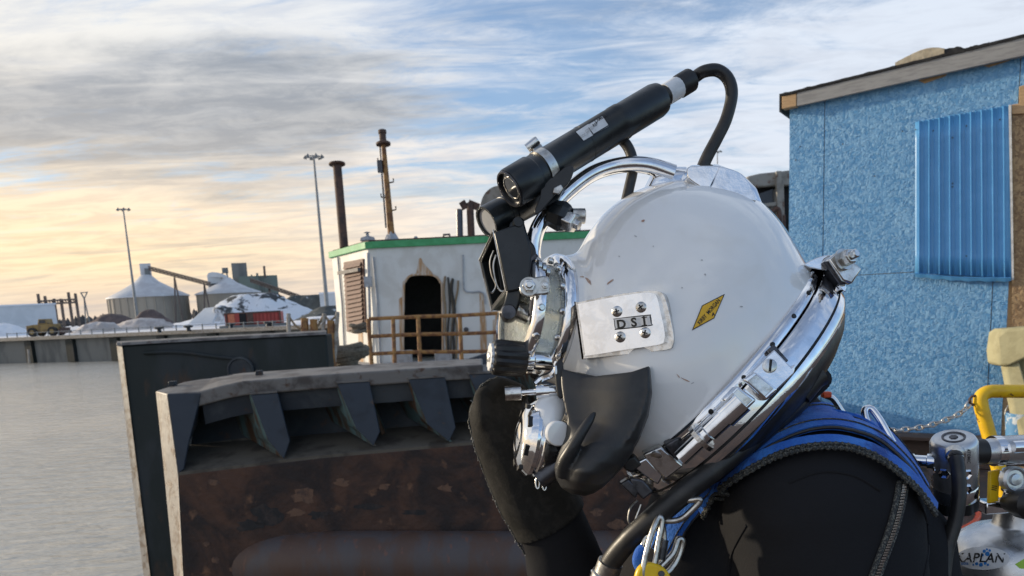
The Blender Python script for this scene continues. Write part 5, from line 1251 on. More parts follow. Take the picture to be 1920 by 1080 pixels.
# black flip visor box in front of the port
V1 = lambda x, y, dd=0.0: pt(x, y, .90 + dd)
vo = [(900, 490), (924, 434), (958, 424), (984, 416), (1000, 430), (992, 470), (985, 560), (970, 592), (952, 596), (935, 584), (922, 580)]
m = MB(); face = [V1(899, 488, .055), V1(925, 432, .0), V1(949, 546, -.0), V1(922, 582, .06)]
bkp = [V1(960, 470, .075), V1(984, 418, .02), V1(990, 540, .02), V1(966, 588, .075)]
th_ = .12
m.loft([[a, a.lerp(face[(i + 2) % 4], .10)] for i, a in enumerate(face)], closed=False)
m = MB(); inn = [a.lerp(face[(i + 2) % 4], .07) for i, a in enumerate(face)]; inb = [(a * .5 + b * .5).lerp((bkp[(i + 2) % 4] + face[(i + 2) % 4]) * .5, .08) for i, (a, b) in enumerate(zip(face, bkp))]
m.loft([bkp, face, inn, inb]); vz = helm.part('visor_box', m, M['black_plastic'], smooth=0, bevel=.0015, label='black angular flip visor box before the face port')
m = MB(); m.tube(face, .0014, 6, closed=True); helm.part('visor_edge', m, M['steel'], vz, smooth=0)
wc = [pt(*p, .925) for p in ((926, 470), (919, 490), (922, 515), (930, 535), (924, 548), (920, 548))]
m = MB(); m.tube(catmull(wc, 6), .0012, 6); helm.part('spring_wire', m, M['steel'], vz)
wc = [pt(*p, .925) for p in ((930, 478), (925, 500), (930, 530), (938, 545), (946, 545))]
m = MB(); m.tube(catmull(wc, 6), .0012, 6); helm.part('spring_wire', m, M['steel'], vz)
helm.part('visor_cheek', slab_at([(926, 435), (956, 424), (983, 417), (997, 470), (992, 540), (951, 548)], .888, .006), M['black_plastic'], vz, bevel=.002)
helm.part('visor_arm', slab_at(cat2([(952, 428), (970, 414), (980, 412), (986, 440), (1002, 460), (1004, 480), (984, 500), (976, 560), (962, 590), (944, 594), (936, 586), (950, 548)], 3, True), .892, .012), M['black_plastic'], vz, bevel=.003)
m = MB(); m.lathe(pt(954, 586, .893), BK, [(-.02, .010), (0, .010), (.004, .008), (.004, .0005)], 18); helm.part('visor_pivot', m, M['dark_metal'], vz)
m = MB(); m.tube([pt(966, 580, .905), pt(990, 590, .91)], .012, 12); helm.part('visor_hinge', m, M['chrome_worn'], vz)
m = MB(); m.lathe(pt(972, 420, .895), BK, [(-.02, .007), (.006, .007), (.008, .005), (.008, .0005)], 12); helm.part('visor_knob', m, M['black_plastic'], vz)
# clamp bolt behind the handle
m = MB(); m.lathe(pt(1048, 404, .90), V((.8, -.25, -.35)), [(-.012, .015), (.004, .018), (.012, .015), (.014, .008)], 9); helm.part('clamp_knob', m, M['black_plastic'], hb, smooth=0, bevel=.002)
m = MB(); m.lathe(pt(1060, 412, .895), (RT * .8 - UP * .45 + BK * .4), [(0, .0125), (.012, .0125), (.014, .010), (.014, .006), (.02, .006)], 6); helm.part('clamp_nut', m, M['chrome_worn'], hb, smooth=0, bevel=.001)
m = MB(); m.lathe(pt(1074, 405, .90), RT, [(0, .009), (.014, .009), (.015, .007), (.015, .0005)], 16); helm.part('clamp_stud', m, M['steel'], hb)

# defogger / free-flow knob
ka = pt(985, 674, .90); kax = (-RT * .97 + BK * .22 + UP * .05).normalized()
m = MB(); N_ = 36; prof = [(0, .018), (.004, .021), (.030, .0215), (.038, .0205), (.040, .018)]; rings = []
for t_, r_ in prof:
    u_ = kax.cross(Zv).normalized(); w2 = kax.cross(u_); rings.append([ka + kax * t_ + (u_ * math.cos(2 * math.pi * k / N_) + w2 * math.sin(2 * math.pi * k / N_)) * (r_ if k % 3 else r_ * .90) for k in range(N_)])
m.loft(rings); kb = helm.part('valve_knob', m, M['rubber'], smooth=40)
m = MB(); rings = []
for t_, r_ in ((.040, .0165), (.043, .0165)):
    rings.append([ka + kax * t_ + (u_ * math.cos(2 * math.pi * k / N_) + w2 * math.sin(2 * math.pi * k / N_)) * (r_ if k % 3 else r_ * .86) for k in range(N_)])
m.loft(rings); helm.part('knob_disc', m, M['sticker_white'], kb, smooth=0)
m = MB(); m.lathe(ka + kax * .043, kax, [(0, .006), (.002, .006), (.003, .004), (.003, .0005)], 14); helm.part('knob_screw', m, M['chrome_worn'], kb)
m = MB(); m.lathe(ka - kax * .03, kax, [(0, .011), (.02, .011), (.022, .014), (.031, .014)], 18); helm.part('knob_stem', m, M['chrome'], kb)

# regulator: adjustment knob, chrome front cover, white neck, purge cap
aa = pt(952, 738, .872); ax_ = (RT * .98 + UP * .06).normalized()
m = MB(); m.lathe(aa, ax_, [(-.003, .006), (-.003, .0085), (.015, .0085), (.016, .004)], 24); ak = helm.part('adjustment_knob', m, M['chrome_worn'], smooth=40)
m = MB(); m.lathe(aa, ax_, [(.014, .0035), (.032, .0035), (.032, .0085), (.047, .0085), (.047, .0065), (.062, .0065)], 18); helm.part('adjustment_shaft', m, M['chrome'], ak)
m = MB(); m.tube(catmull([pt(1003, 720, .87), pt(1018, 708, .87), pt(1036, 700, .86), pt(1046, 680, .86)], 5), .004, 8); helm.part('lever', m, M['chrome'], ak)
helm.part('whisker_tab', slab_at(cat2([(1040, 690), (1047, 676), (1056, 680), (1058, 740), (1046, 742)], 3, True), .848, .012), M['rubber'], None, bevel=.002)
helm.part('tab_screw', slab_at([(1038, 688), (1044, 684), (1046, 702), (1040, 704)], .846, .004), M['chrome_worn'], None, bevel=.001)
RGA = (-RT * .93 + BK * .16 + UP * .14).normalized(); RC = pt(1000, 823, .885); RR = .0425
m = MB(); m.lathe(RC, RGA, [(-.024, RR * .86), (-.012, RR * .98), (-.010, RR * 1.02), (-.005, RR * 1.03), (-.003, RR * .98), (-.0015, RR * .98), (0, RR * 1.02), (.004, RR * 1.03), (.007, RR * .97), (.010, RR * .92), (.015, RR * .80), (.018, RR * .62), (.019, RR * .42), (.0185, RR * .40), (.020, RR * .3), (.021, .0005)], 56); rg = helm.part('regulator_cover', m, M['chrome'], smooth=40)
for k in range(7):
    a = 2 * math.pi * (k + .25) / 7; e1 = RGA.cross(Zv).normalized(); e2 = RGA.cross(e1); rdv = e1 * math.cos(a) + e2 * math.sin(a)
    m = MB(); m.box(RC + RGA * .012 + rdv * RR * .86, (.0022, .006, .003), (rdv, RGA.cross(rdv), RGA)); helm.part('cover_slot', m, M['ink'], rg, smooth=0)
m = MB(); m.lathe(RC, RGA, [(-.055, RR * .55), (-.04, RR * .72), (-.02, RR * .9), (-.010, RR * .95)], 40); helm.part('regulator_body', m, M['dark_metal'], rg, smooth=50)
nk = MB(); ringsn = []
for (x, y, d_, rx, ry) in ((1040, 738, .875, 24, 14), (1033, 755, .868, 30, 16), (1030, 775, .862, 30, 20), (1030, 800, .862, 22, 24), (1026, 830, .87, 12, 20)):
    ringsn.append([pt(x + rx * math.cos(2 * math.pi * k / 24), y + 6 * math.sin(2 * math.pi * k / 24), d_ - ry * .0007 * math.sin(2 * math.pi * k / 24)) for k in range(24)])
nk.loft(ringsn); helm.part('regulator_neck', nk, M['shell'], rg, smooth=70)
pcx = (BK * .95 + RT * .18 - UP * .05).normalized(); m = MB(); m.lathe(pt(1047, 813, .838), pcx, [(-.02, .0138), (-.003, .0142), (.001, .0138), (.0025, .0125), (.0028, .0005)], 32); helm.part('purge_cap', m, M['shell'], rg, smooth=35)
m = MB(); m.lathe(pt(1047, 813, .862), pcx, [(-.02, .017), (.0, .017), (.004, .0148)], 28); helm.part('cap_collar', m, M['dark_metal'], rg)
for x, y in ((1008, 905), (1021, 908)):
    m = MB(); m.tube([pt(x + 3.5 * math.cos(a), y + 11 * math.sin(a), .87) for a in [2 * math.pi * k / 16 for k in range(16)]], .0011, 6, closed=True); helm.part('lanyard_ring', m, M['chrome_worn'], rg)
m = MB(); m.lathe(pt(1035, 880, .872), (UP * .6 + RT * .8), [(-.02, .012), (.02, .015), (.022, .01)], 16); helm.part('tube_clamp', m, M['dark_metal'], rg)

# black rubber exhaust whisker: upper sheet, fold, bulb
rows = [   # left pixel, right pixel, left depth, right depth, bulge
    ((1050, 690), (1217, 686), .848, .806, .005, 11),
    ((1051, 704), (1219, 700), .846, .804, .006, 9),
    ((1052, 725), (1220, 732), .842, .800, .006, 3),
    ((1057, 755), (1213, 772), .836, .798, .004, 0),
    ((1064, 785), (1197, 808), .832, .798, .006, 0),
    ((1060, 820), (1186, 846), .832, .802, .020, 0),
    ((1046, 850), (1168, 874), .835, .808, .028, 0),
    ((1039, 876), (1148, 894), .838, .816, .034, 0),
    ((1042, 896), (1130, 912), .842, .826, .034, 0),
    ((1052, 914), (1112, 924), .850, .840, .026, 0),
    ((1070, 926), (1096, 929), .858, .854, .010, 0)]
rings = []
for (lx, ly), (rx, ry), dl, dr, bg, sag in rows:
    row = []; n_ = 20
    for k in range(n_ + 1):
        s = k / n_; b_ = math.sin(math.pi * s) ** .8
        row.append(pt(lx + (rx - lx) * s, ly + (ry - ly) * s + sag * 1.6 * math.sin(math.pi * s), dl + (dr - dl) * s - bg * b_ + (.004 * math.sin(math.pi * s * 2) if ly < 800 else 0)))
    for k in range(n_ + 1):
        s = 1 - k / n_; row.append(pt(lx + (rx - lx) * s + 2, ly + (ry - ly) * s + sag * 1.6 * math.sin(math.pi * s) + 1, dl + (dr - dl) * s + .030 + .02 * math.sin(math.pi * s)))
    rings.append(row)
wk = MB(); wk.loft(rings)
rg_ = catmull([pt(1116, 772, .807), pt(1104, 790, .802), pt(1088, 815, .800), pt(1072, 842, .802), pt(1058, 868, .810), pt(1056, 890, .820)], 5)
wk.tube(rg_, [.0015, .0024, .0032, .004, .0046, .005] + [.0052 + .0002 * k for k in range(len(rg_) - 6)], 14)
# side wall of the fold on the right
fold = []
for (x, y, d_, w_) in ((1218, 690, .806, 3), (1221, 735, .80, 7), (1213, 778, .797, 13), (1196, 822, .797, 19), (1172, 862, .802, 20), (1148, 893, .812, 14)):
    fold.append([pt(x - w_, y, d_ - .004), pt(x + 1, y, d_ + .004), pt(x + 3, y + 3, d_ + .04), pt(x - w_, y, d_ + .04)])
wk.loft(fold)
wk = fuse(wk, .0017, 5, .5)
helm.part('exhaust_whisker', wk, M['rubber_grey'], smooth=175)

# neck ring: rim, band, gap, lower band
def nring(prof, mt, nm, parent=None, seg=88, rb=.140, label=None):
    rings = []
    for off, ex in prof:
        row = []
        for k in range(seg):
            a = 2 * math.pi * k / seg; p = NC + E1 * ((NL + ex) * math.cos(a)) - NN * off * .74
            row.append(H(p.x, p.y, (rb + ex * PXM) * math.sin(a)))
        rings.append(row)
    m = MB(); m.loft(rings + [rings[0]], cap=False); return m, helm.part(nm, m, M[mt], parent, smooth=40, label=label)
mr, rim = nring([(-1, -6), (-2, 5), (3, 9), (14, 10), (22, 8), (25, 3), (25, -8)], 'chrome', 'neck_rim')
mbd, band = nring([(25, -4), (26, 13), (30, 16), (58, 17), (78, 16), (82, 12), (82, -6)], 'chrome', 'neck_band')
_, gp = nring([(81, -4), (81, 10), (87, 10), (87, -4)], 'ink', 'ring_gap', band)
mlb, lbd = nring([(86, -8), (86, 13), (100, 12), (116, 4), (122, -8)], 'chrome', 'clamp_ring')
_, dam = nring([(118, -30), (114, -2), (128, -6), (150, -24), (170, -50), (176, -80)], 'rubber', 'neck_dam')
cn_ = Caster(mr, mbd, mlb)
for an in (8, 26, 42, 57, 72, 88, 105, 122):
    a = math.radians(an); p = NC + E1 * ((NL + 10) * math.cos(a)) - NN * 11 * .74
    c = H(p.x, p.y, (.140 + 10 * PXM) * math.sin(a)); n_ = (c - H(NC.x, NC.y, 0)).normalized(); m = MB(); m.lathe(c - n_ * .002, n_, [(0, .0028), (.0026, .0028), (.0028, .0005)], 12); helm.part('rim_hole', m, M['ink'], rim)
def on_ring(poly, off, th, mt, nm, parent=None, bevel=.0015, ctr=None, nmix=.5):
    cx_ = sum(p[0] for p in poly) / len(poly); cy_ = sum(p[1] for p in poly) / len(poly)
    if ctr: cx_, cy_ = ctr
    p, n_ = cn_.hit(cx_, cy_, 0); n_ = (n_ * nmix + BK * (1 - nmix)).normalized(); p0 = p + n_ * off
    m = MB(); m.prism([on_plane(x, y, p0, n_) for x, y in poly], -n_ * th); o = helm.part(nm, m, M[mt], parent, bevel=bevel, smooth=40)
    return o, p0, n_
# latch plate with slotted screw and rectangular buttons
lp_, p0, n_ = on_ring([(1438, 668), (1452, 655), (1484, 688), (1492, 682), (1490, 700), (1440, 748), (1396, 712)], .005, .012, 'chrome', 'latch_plate', band)
m = MB(); c = on_plane(1443, 686, p0, n_); m.lathe(c - n_ * .0005, n_, [(0, .0075), (.002, .0075), (.0026, .006), (.0026, .0003)], 22); ls = helm.part('latch_screw', m, M['chrome_worn'], band)
m = MB(); dv = (RT * .12 + UP).normalized(); m.box(c + n_ * .0024, (.0012, .0062, .0006), (dv.cross(n_).normalized(), dv, n_)); helm.part('screw_slot', m, M['ink'], band, smooth=0)
for po in ([(1393, 712), (1415, 695), (1460, 730), (1437, 752)], [(1355, 750), (1382, 722), (1420, 750), (1392, 777)]):
    o, q0, nq = on_ring(po, .013, .018, 'chrome', 'latch_button', band, bevel=.0025)
    m = MB(); ins = inset(po, .74); m.prism([on_plane(x, y, q0 + nq * .0012, nq) for x, y in ins], -nq * .002); helm.part('button_face', m, M['chrome_worn'], band, bevel=.0006)
on_ring([(1440, 656), (1452, 645), (1480, 676), (1466, 684)], .004, .006, 'dark_metal', 'latch_recess', band)
# pull-pin tube and knurled collar
p1, _ = cn_.hit(1372, 766, .010); p2, _ = cn_.hit(1290, 842, .010); la_ = (p2 - p1).normalized()
m = MB(); m.lathe(p1, la_, [(-.012, .013), (.012, .013), (.012, .011), (.034, .011), (.036, .009), (.075, .009)], 24); pin = helm.part('pull_pin', m, M['chrome'], band)
m = MB(); m.lathe(p1 + la_ * .042, la_, [(0, .012), (0, .0165), (.005, .0165), (.005, .012)], 30); helm.part('knurled_collar', m, M['chrome_worn'], pin, smooth=0)
for po, mt, off in (([(1246, 835), (1276, 818), (1300, 842), (1268, 866)], 'dark_metal', .006), ([(1205, 852), (1240, 838), (1282, 874), (1248, 900), (1232, 884)], 'chrome_worn', .010), ([(1184, 872), (1212, 858), (1244, 892), (1234, 910), (1210, 894)], 'chrome', .008), ([(1165, 866), (1190, 856), (1204, 872), (1186, 886), (1172, 882)], 'rubber', .010)):
    on_ring(po, off, .016, mt, 'front_latch', lbd, ctr=(1262, 842), nmix=.35, bevel=.002)
p, n_ = cn_.hit(1262, 842, .010); m = MB(); c = on_plane(1229, 853, p, n_); m.lathe(c, n_, [(0, .0068), (.003, .0068), (.004, .005), (.004, .0004)], 18); helm.part('latch_screw', m, M['steel'], lbd)
m = MB(); c = on_plane(1213, 911, p, n_); m.lathe(c, n_, [(-.006, .0075), (.003, .0075), (.004, .005), (.004, .0004)], 18); helm.part('latch_screw', m, M['steel'], lbd)
for po in ([(1162, 908), (1178, 898), (1200, 918), (1192, 936)], [(1180, 896), (1206, 900), (1226, 922), (1206, 938), (1186, 916)]):
    on_ring(po, .006, .014, 'dark_metal', 'latch_hook', lbd, ctr=(1262, 842), nmix=.2, bevel=.002)
# rear hinge with bolt and tab
hd = depth_of(H(1560, 520, .06)) - .02
helm.part('rear_hinge', slab_at(cat2([(1508, 497), (1530, 484), (1556, 478), (1572, 490), (1584, 520), (1586, 546), (1576, 540), (1560, 510), (1535, 505)], 3, True), hd + .012, .05), M['chrome'], None, bevel=.003)
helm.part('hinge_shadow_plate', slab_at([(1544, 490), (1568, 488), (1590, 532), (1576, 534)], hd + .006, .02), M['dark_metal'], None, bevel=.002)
helm.part('hinge_tab', slab_at([(1553, 486), (1566, 474), (1596, 488), (1617, 503), (1598, 532), (1580, 526)], hd, .012), M['chrome_worn'], None, bevel=.002)
hexbolt(1583, 486, hd - .004, .0092, 'hinge_bolt', 'chrome_worn', None, .014, (BK * .85 + RT * .4 + UP * .2).normalized())

# ------------------------------------------------------------------ the diver
def diver():
    b = MB()
    def chain(pts):
        for (a, ra), (c, rc) in zip(pts[:-1], pts[1:]): b.capsule(a, c, ra, rc, 20)
    P = pt
    # torso, from neck to hips
    chain([(P(1350, 760, .97), .085), (P(1420, 860, .98), .105), (P(1480, 985, 1.0), .150), (P(1490, 1120, 1.02), .165), (P(1470, 1320, 1.04), .16), (P(1450, 1560, 1.06), .165)])
    chain([(P(1565, 905, 1.0), .085), (P(1628, 1030, .985), .098), (P(1632, 1160, 1.0), .12), (P(1580, 1400, 1.04), .14)])        # rounded back
    chain([(P(1330, 985, 1.0), .085), (P(1310, 1090, 1.0), .115), (P(1340, 1260, 1.02), .13)])                                   # chest
    # near shoulder and arm hanging down
    chain([(P(1470, 890, .93), .085), (P(1535, 965, .875), .108), (P(1560, 1080, .86), .098), (P(1590, 1330, .85), .07), (P(1530, 1590, .83), .055), (P(1480, 1750, .80), .045)])
    # far shoulder, upper arm down, forearm up to the hand
    chain([(P(1420, 920, 1.05), .09), (P(1330, 990, 1.13), .09), (P(1230, 1160, 1.16), .075), (P(1145, 1270, 1.14), .062)])
    chain([(P(1145, 1270, 1.14), .062), (P(1068, 1085, 1.10), .062), (P(1044, 1010, 1.085), .0545), (P(1022, 962, 1.075), .0505)])
    # raised hand: wrist, back of hand, fingers closing on the far side of the valve, thumb
    def hand(chain_, g):
        chain_([(P(1030, 975, 1.078), .0535 + g), (P(1000, 925, 1.07), .0525 + g), (P(968, 860, 1.06), .050 + g)])
        chain_([(P(968, 860, 1.06), .050 + g), (P(942, 805, 1.05), .044 + g), (P(928, 778, 1.045), .036 + g)])
        chain_([(P(980, 880, 1.075), .045 + g), (P(962, 800, 1.085), .040 + g)])
        for k, (dx, dd, ln) in enumerate(((0, -.03, 1.0), (4, -.008, 1.06), (8, .015, 1.0), (14, .036, .88))):
            kn = P(912 + dx, 786 + dx, 1.05 + dd); m1 = P(908 + dx, 748 - 4 * ln + dx, 1.05 + dd); m2 = P(932 + dx, 728 - 4 * ln + dx, 1.055 + dd); m3 = P(966 + 8 * ln, 734 + dx, 1.065 + dd)
            chain_([(kn, .0165 + g), (m1, .0150 + g), (m2, .0140 + g), (m3, .0125 + g)])
        chain_([(P(985, 860, 1.04), .020 + g), (P(1000, 815, 1.03), .0165 + g), (P(1004, 775, 1.03), .0145 + g)])
    hand(chain, -.005)
    gb = MB()
    def gchain(pts):
        for (a, ra), (c, rc) in zip(pts[:-1], pts[1:]): gb.capsule(a, c, ra, rc, 20)
    hand(gchain, .0); gchain([(P(1030, 975, 1.078), .0545), (P(1048, 1015, 1.088), .0585)])
    # near hand, out of frame: palm, four fingers and thumb
    w0 = P(1480, 1750, .80); dn = V((-.03, -.02, -1)).normalized(); sx = RT
    b.capsule(w0, w0 + dn * .09, .04, .036, 14)
    for k in range(4):
        f0 = w0 + dn * .10 + V((0, 1, 0)) * (-.03 + .02 * k); b.capsule(f0, f0 + dn * (.04 + .004 * (k % 3)), .0125, .0115, 8); b.capsule(f0 + dn * .042, f0 + dn * .075 - sx * .015, .0115, .010, 8)
    b.capsule(w0 + dn * .04 - V((0, 1, 0)) * .03, w0 + dn * .09 - V((.01, .05, 0)), .014, .011, 8)
    # legs down to the deck
    hip = P(1450, 1560, 1.06)
    for s in (-1, 1):
        h0 = V((hip.x, hip.y + s * .10, hip.z)); kn = V((hip.x - .06, hip.y + s * .13, .50)); an = V((hip.x + .03, hip.y + s * .14, .10))
        chain([(h0, .105), (kn, .072), (an, .055)]); b.capsule(an + V((.05, 0, -.045)), an + V((-.16, 0, -.055)), .052, .042, 14)
    # head inside the helmet
    hd = P(1215, 610, .96); b.ball(hd, .085, 20, 14, (.95, .85, 1.15)); b.capsule(hd + V((.02, 0, -.05)), P(1350, 770, .97), .062, .07, 16)
    b.ball(hd + V((-.085, 0, -.01)), .018, 10, 8, (1, .7, 1.2)); b.ball(hd + V((-.06, 0, -.075)), .035, 10, 8)
    body = fuse(b, .0075, 10, .5)
    # soft creases of thick neoprene
    for v in body.v:
        n_ = noise.fractal(v * 9.0, 1, 2, 3) * .005 + .003 * math.sin(70 * (v.z + .5 * v.x) + 5 * noise.noise(v * 6)) * max(0, noise.noise(v * 5 + V((3, 1, 2))))
        v += V((n_, n_ * .3, n_ * .6))
    me = mk_mesh('person', body, [M['neoprene'], M['glove'], M['skin_dark']], P(1450, 1560, 1.06), 175)
    lo = P(1450, 1560, 1.06); hdc = hd
    for p in me.polygons:
        c = p.center + lo; x, y = to_px(c); d = depth_of(c)
        if (c - hdc).length < .125: p.material_index = 2
    o = bpy.data.objects.new('person', me); col.objects.link(o); o.location = lo
    o['label'] = 'diver in black wetsuit seen from the side, gloved hand raised to the helmet'; o['category'] = 'person'
    return o, body, lo, gb
person, body, PLO, glove_mb = diver()
gl_ = fuse(glove_mb, .0045, 10, .5)
for v in gl_.v: v += V((1, .3, .6)) * (noise.fractal(v * 14, 1, 2, 3) * .0022 + .0012 * math.sin(110 * (v.z - .4 * v.x)) * max(0, noise.noise(v * 9)))
cut_n = (pt(1068, 1030, 1.09) - pt(968, 860, 1.06)).normalized(); cut_p = pt(1034, 975, 1.078)
bm = bmesh.new(); vs_ = [bm.verts.new(v) for v in gl_.v]
for f in gl_.f: bm.faces.new([vs_[i] for i in f])
bmesh.ops.bisect_plane(bm, geom=bm.verts[:] + bm.edges[:] + bm.faces[:], plane_co=cut_p, plane_no=cut_n, clear_outer=True)
bm.verts.index_update(); gl_ = MB(); gl_.v = [v.co.copy() for v in bm.verts]; gl_.f = [tuple(v.index for v in f.verts) for f in bm.faces]; bm.free()
bc = Caster(body, gl_)
def pchild(name, mb, mt, smooth=50, bevel=0):
    o = bpy.data.objects.new(name, mk_mesh(name, mb, M[mt], PLO, smooth)); col.objects.link(o); o.parent = person
    if bevel: add_bevel(o, bevel)
    return o
glove_o = pchild('glove', gl_, 'glove', 175); sm_ = glove_o.modifiers.new('s', 'SOLIDIFY'); sm_.thickness = .003
# frayed seam round the glove's outer edge
def edge_pt(x, y, dx=-1, dy=0):
    """walk outwards in the photo until the body ends; returns the last point on it"""
    last = None
    for k in range(80):
        h = bc.b.ray_cast(CAM, ray(x + dx * k, y + dy * k))
        if h[0] is None or depth_of(h[0]) > 1.4: break
        last = h[0]
    return last or pt(x, y, 1.06)
sp_ = [edge_pt(950, 752, -.35, -1), edge_pt(935, 765, -.7, -.8), edge_pt(935, 785), edge_pt(940, 810), edge_pt(945, 840), edge_pt(955, 870), edge_pt(965, 900), edge_pt(980, 930), edge_pt(1000, 960), edge_pt(1015, 985), edge_pt(1030, 1010), edge_pt(1040, 1040)]
m = MB(); cs = catmull(sp_, 8); m.tube(cs, [.0016 + .0006 * math.sin(i * 1.9) for i in range(len(cs))], 6); pchild('glove_seam', m, 'cord')
m = MB()
for i in range(0, len(cs) * 3 // 4):
    p = cs[random.randrange(len(cs))] if random.random() < .5 else None
    if p is None: continue
    q = p + V((random.uniform(-.005, .001) * random.random(), random.uniform(-.003, .003), random.uniform(-.006, .006))); m.tube([p, p.lerp(q, .6) + V((0, 0, .001)), q], .00035, 4)
o = pchild('frayed_threads', m, 'grime'); o['kind'] = 'stuff'
# shoulder zip
zl = cat2([(1690, 905), (1682, 950), (1668, 1000), (1650, 1050), (1632, 1100)], 10)
for off, r in ((-7, .0028), (7, .0028)):
    m = MB(); m.tube([bc.hit(x + off, y, .002)[0] for x, y in zl], r, 8); pchild('zip_edge', m, 'cord')
m = MB(); m.tube([bc.hit(x, y, .0005)[0] for x, y in zl], .003, 8); zp = pchild('zip_track', m, 'rubber')
tm = MB(); tm.box((0, 0, 0), (.0022, .0012, .0009)); tme = mk_mesh('zip_tooth', tm, M['chrome_worn'], smooth=0)
for i in range(0, len(zl) - 1):
    for j in (0,):
        x = zl[i][0] * (1 - j) + zl[i + 1][0] * j; y = zl[i][1] * (1 - j) + zl[i + 1][1] * j
        o = bpy.data.objects.new('zip_tooth', tme); col.objects.link(o); o.parent = person; o.location = bc.hit(x, y, .004)[0] - PLO
# raised shoulder-pad seams
for pts in ([(1480, 905), (1540, 885), (1600, 892), (1650, 920)], [(1400, 985), (1372, 1040), (1365, 1100)], [(1716, 930), (1736, 975), (1740, 1030), (1730, 1090)]):
    m = MB(); m.tube([bc.hit(x, y, .0003)[0] for x, y in cat2(pts, 8)], .0016, 6); pchild('suit_seam', m, 'neoprene')
# collar folds above the shoulder
m = MB(); m.tube(catmull([pt(*p) for p in ((1440, 800, .87), (1490, 752, .88), (1525, 720, .89), (1540, 708, .90))], 6), [.014] * 8 + [.0145] * 8 + [.013] * 3, 14); pchild('collar_fold', m, 'neoprene', 60)
m = MB(); m.tube(catmull([pt(*p) for p in ((1400, 800, .86), (1450, 752, .865), (1492, 708, .87), (1516, 690, .88))], 6), .015, 14); pchild('collar_fold', m, 'neoprene', 60)

# blue webbing harness over the shoulder
hs = Thing('safety_harness', 'blue webbing harness over the diver shoulder with braided black edge', 'harness', bc.hit(1500, 860)[0])
up_ = [(1225, 1030), (1262, 960), (1320, 890), (1400, 818), (1470, 782), (1530, 766), (1590, 772), (1640, 795), (1690, 850), (1722, 905)]
lo_ = [(1262, 1050), (1298, 984), (1348, 924), (1419, 864), (1491, 825), (1548, 812), (1600, 818), (1646, 838), (1692, 882), (1724, 930)]
gap_edge = MB(); gap_edge.tube([bc.hit(x, y + 3, .009, .9)[0] for x, y in cat2(lo_, 8)], .0018, 8); hs.part('strap_shadow_gap', gap_edge, M['rubber'], smooth=60)  # black tube stands for the shade in the gap between the straps
hs.part('upper_strap', bc.patch(up_, lo_, 7, .0105, 6, .007, .9), M['webbing'], smooth=60)
for off in (.16, .80):
    pth = [(a[0] * (1 - off) + b[0] * off, a[1] * (1 - off) + b[1] * off) for a, b in zip(up_, lo_)]
    m = MB(); m.tube([bc.hit(x, y, .0112, .9)[0] for x, y in cat2(pth, 8)], .0010, 5); hs.part('stitching', m, M['cord'])
up2 = [(1314, 954), (1354, 912), (1405, 876), (1458, 850), (1511, 835), (1570, 833), (1623, 846), (1669, 873), (1705, 908), (1733, 946)]
lo2 = [(1322, 968), (1362, 922), (1412, 888), (1462, 862), (1512, 848), (1570, 845), (1620, 858), (1665, 885), (1702, 920), (1730, 958)]
hs.part('lower_strap', bc.patch(up2, lo2, 7, .0135, 5, .005, .9), M['webbing'], smooth=60)
for k, dy in enumerate((3, 9)):
    cv = [bc.hit(x, y + dy, .0125, .9)[0] for x, y in cat2(lo2, 26)]
    m = MB(); m.tube(cv, [.0023 + .0007 * math.sin(i * 1.3 + k) for i in range(len(cv))], 8); hs.part('braided_edge', m, M['cord'])
for q in ([(1348, 880), (1372, 905)], [(1330, 900), (1352, 922)]):
    m = MB(); m.tube([bc.hit(x, y, .0112, .9)[0] for x, y in cat2(q, 5)], .0009, 5); hs.part('stitching', m, M['cord'])
m = MB(); c = [(1621, 772), (1632, 766), (1648, 785), (1668, 820), (1683, 850), (1685, 866), (1674, 862), (1655, 838), (1632, 805)]
m.tube(catmull([pt(x, y, .915 - (y - 766) * .00025) for x, y in c], 5, True), .0042, 10, closed=True); hs.part('d_ring', m, M['chrome'], smooth=60)
m = MB(); m.tube(catmull([pt(x, y, 1.0) for x, y in ((1548, 742), (1562, 748), (1576, 768), (1584, 780))], 5), .004, 8); hs.part('shoulder_buckle', m, M['chrome_worn'])
m = MB(); m.box(pt(1549, 740, 1.0), (.006, .005, .004)); hs.part('red_tab', m, M['orange_hose'], bevel=.002)

# umbilical hose across the chest
um = Thing('umbilical_hose', 'thick black umbilical hose running down past the neck ring', 'hose', pt(1130, 1065, .90))
up_p = [pt(*p) for p in ((1500, 748, .86), (1450, 790, .845), (1390, 838, .835), (1320, 893, .83), (1262, 940, .835), (1210, 985, .845), (1168, 1025, .86), (1142, 1062, .875), (1128, 1100, .885))]
cv = catmull(up_p, 8); m = MB(); m.tube(cv, [.0128 if i < 46 else .0122 for i in range(len(cv))], 18); um.part('hose', m, M['rubber'], smooth=60)
fa_ = (up_p[-1] - up_p[-2]).normalized(); m = MB(); m.lathe(up_p[-2] + fa_ * .002, fa_, [(-.008, .0128), (-.008, .0145), (.006, .0145), (.008, .0165), (.03, .0165), (.032, .013)], 20); um.part('ferrule', m, M['steel'])
m = MB(); m.lathe(up_p[-2] + fa_ * .014, fa_, [(0, .0185), (.02, .0185)], 6); um.part('hex_fitting', m, M['chrome'], smooth=0, bevel=.001)
m = MB(); m.tube(catmull([pt(*p, .86) for p in ((1195, 938), (1182, 952), (1178, 975), (1186, 985), (1196, 962), (1202, 946))], 6), .0012, 6); um.part('lanyard_wire', m, M['steel'])
m = MB(); m.tube(catmull([pt(*p, .85) for p in ((1500, 742), (1525, 712), (1540, 702))], 5), .0125, 14); um.part('hose_end', m, M['rubber'], smooth=60)

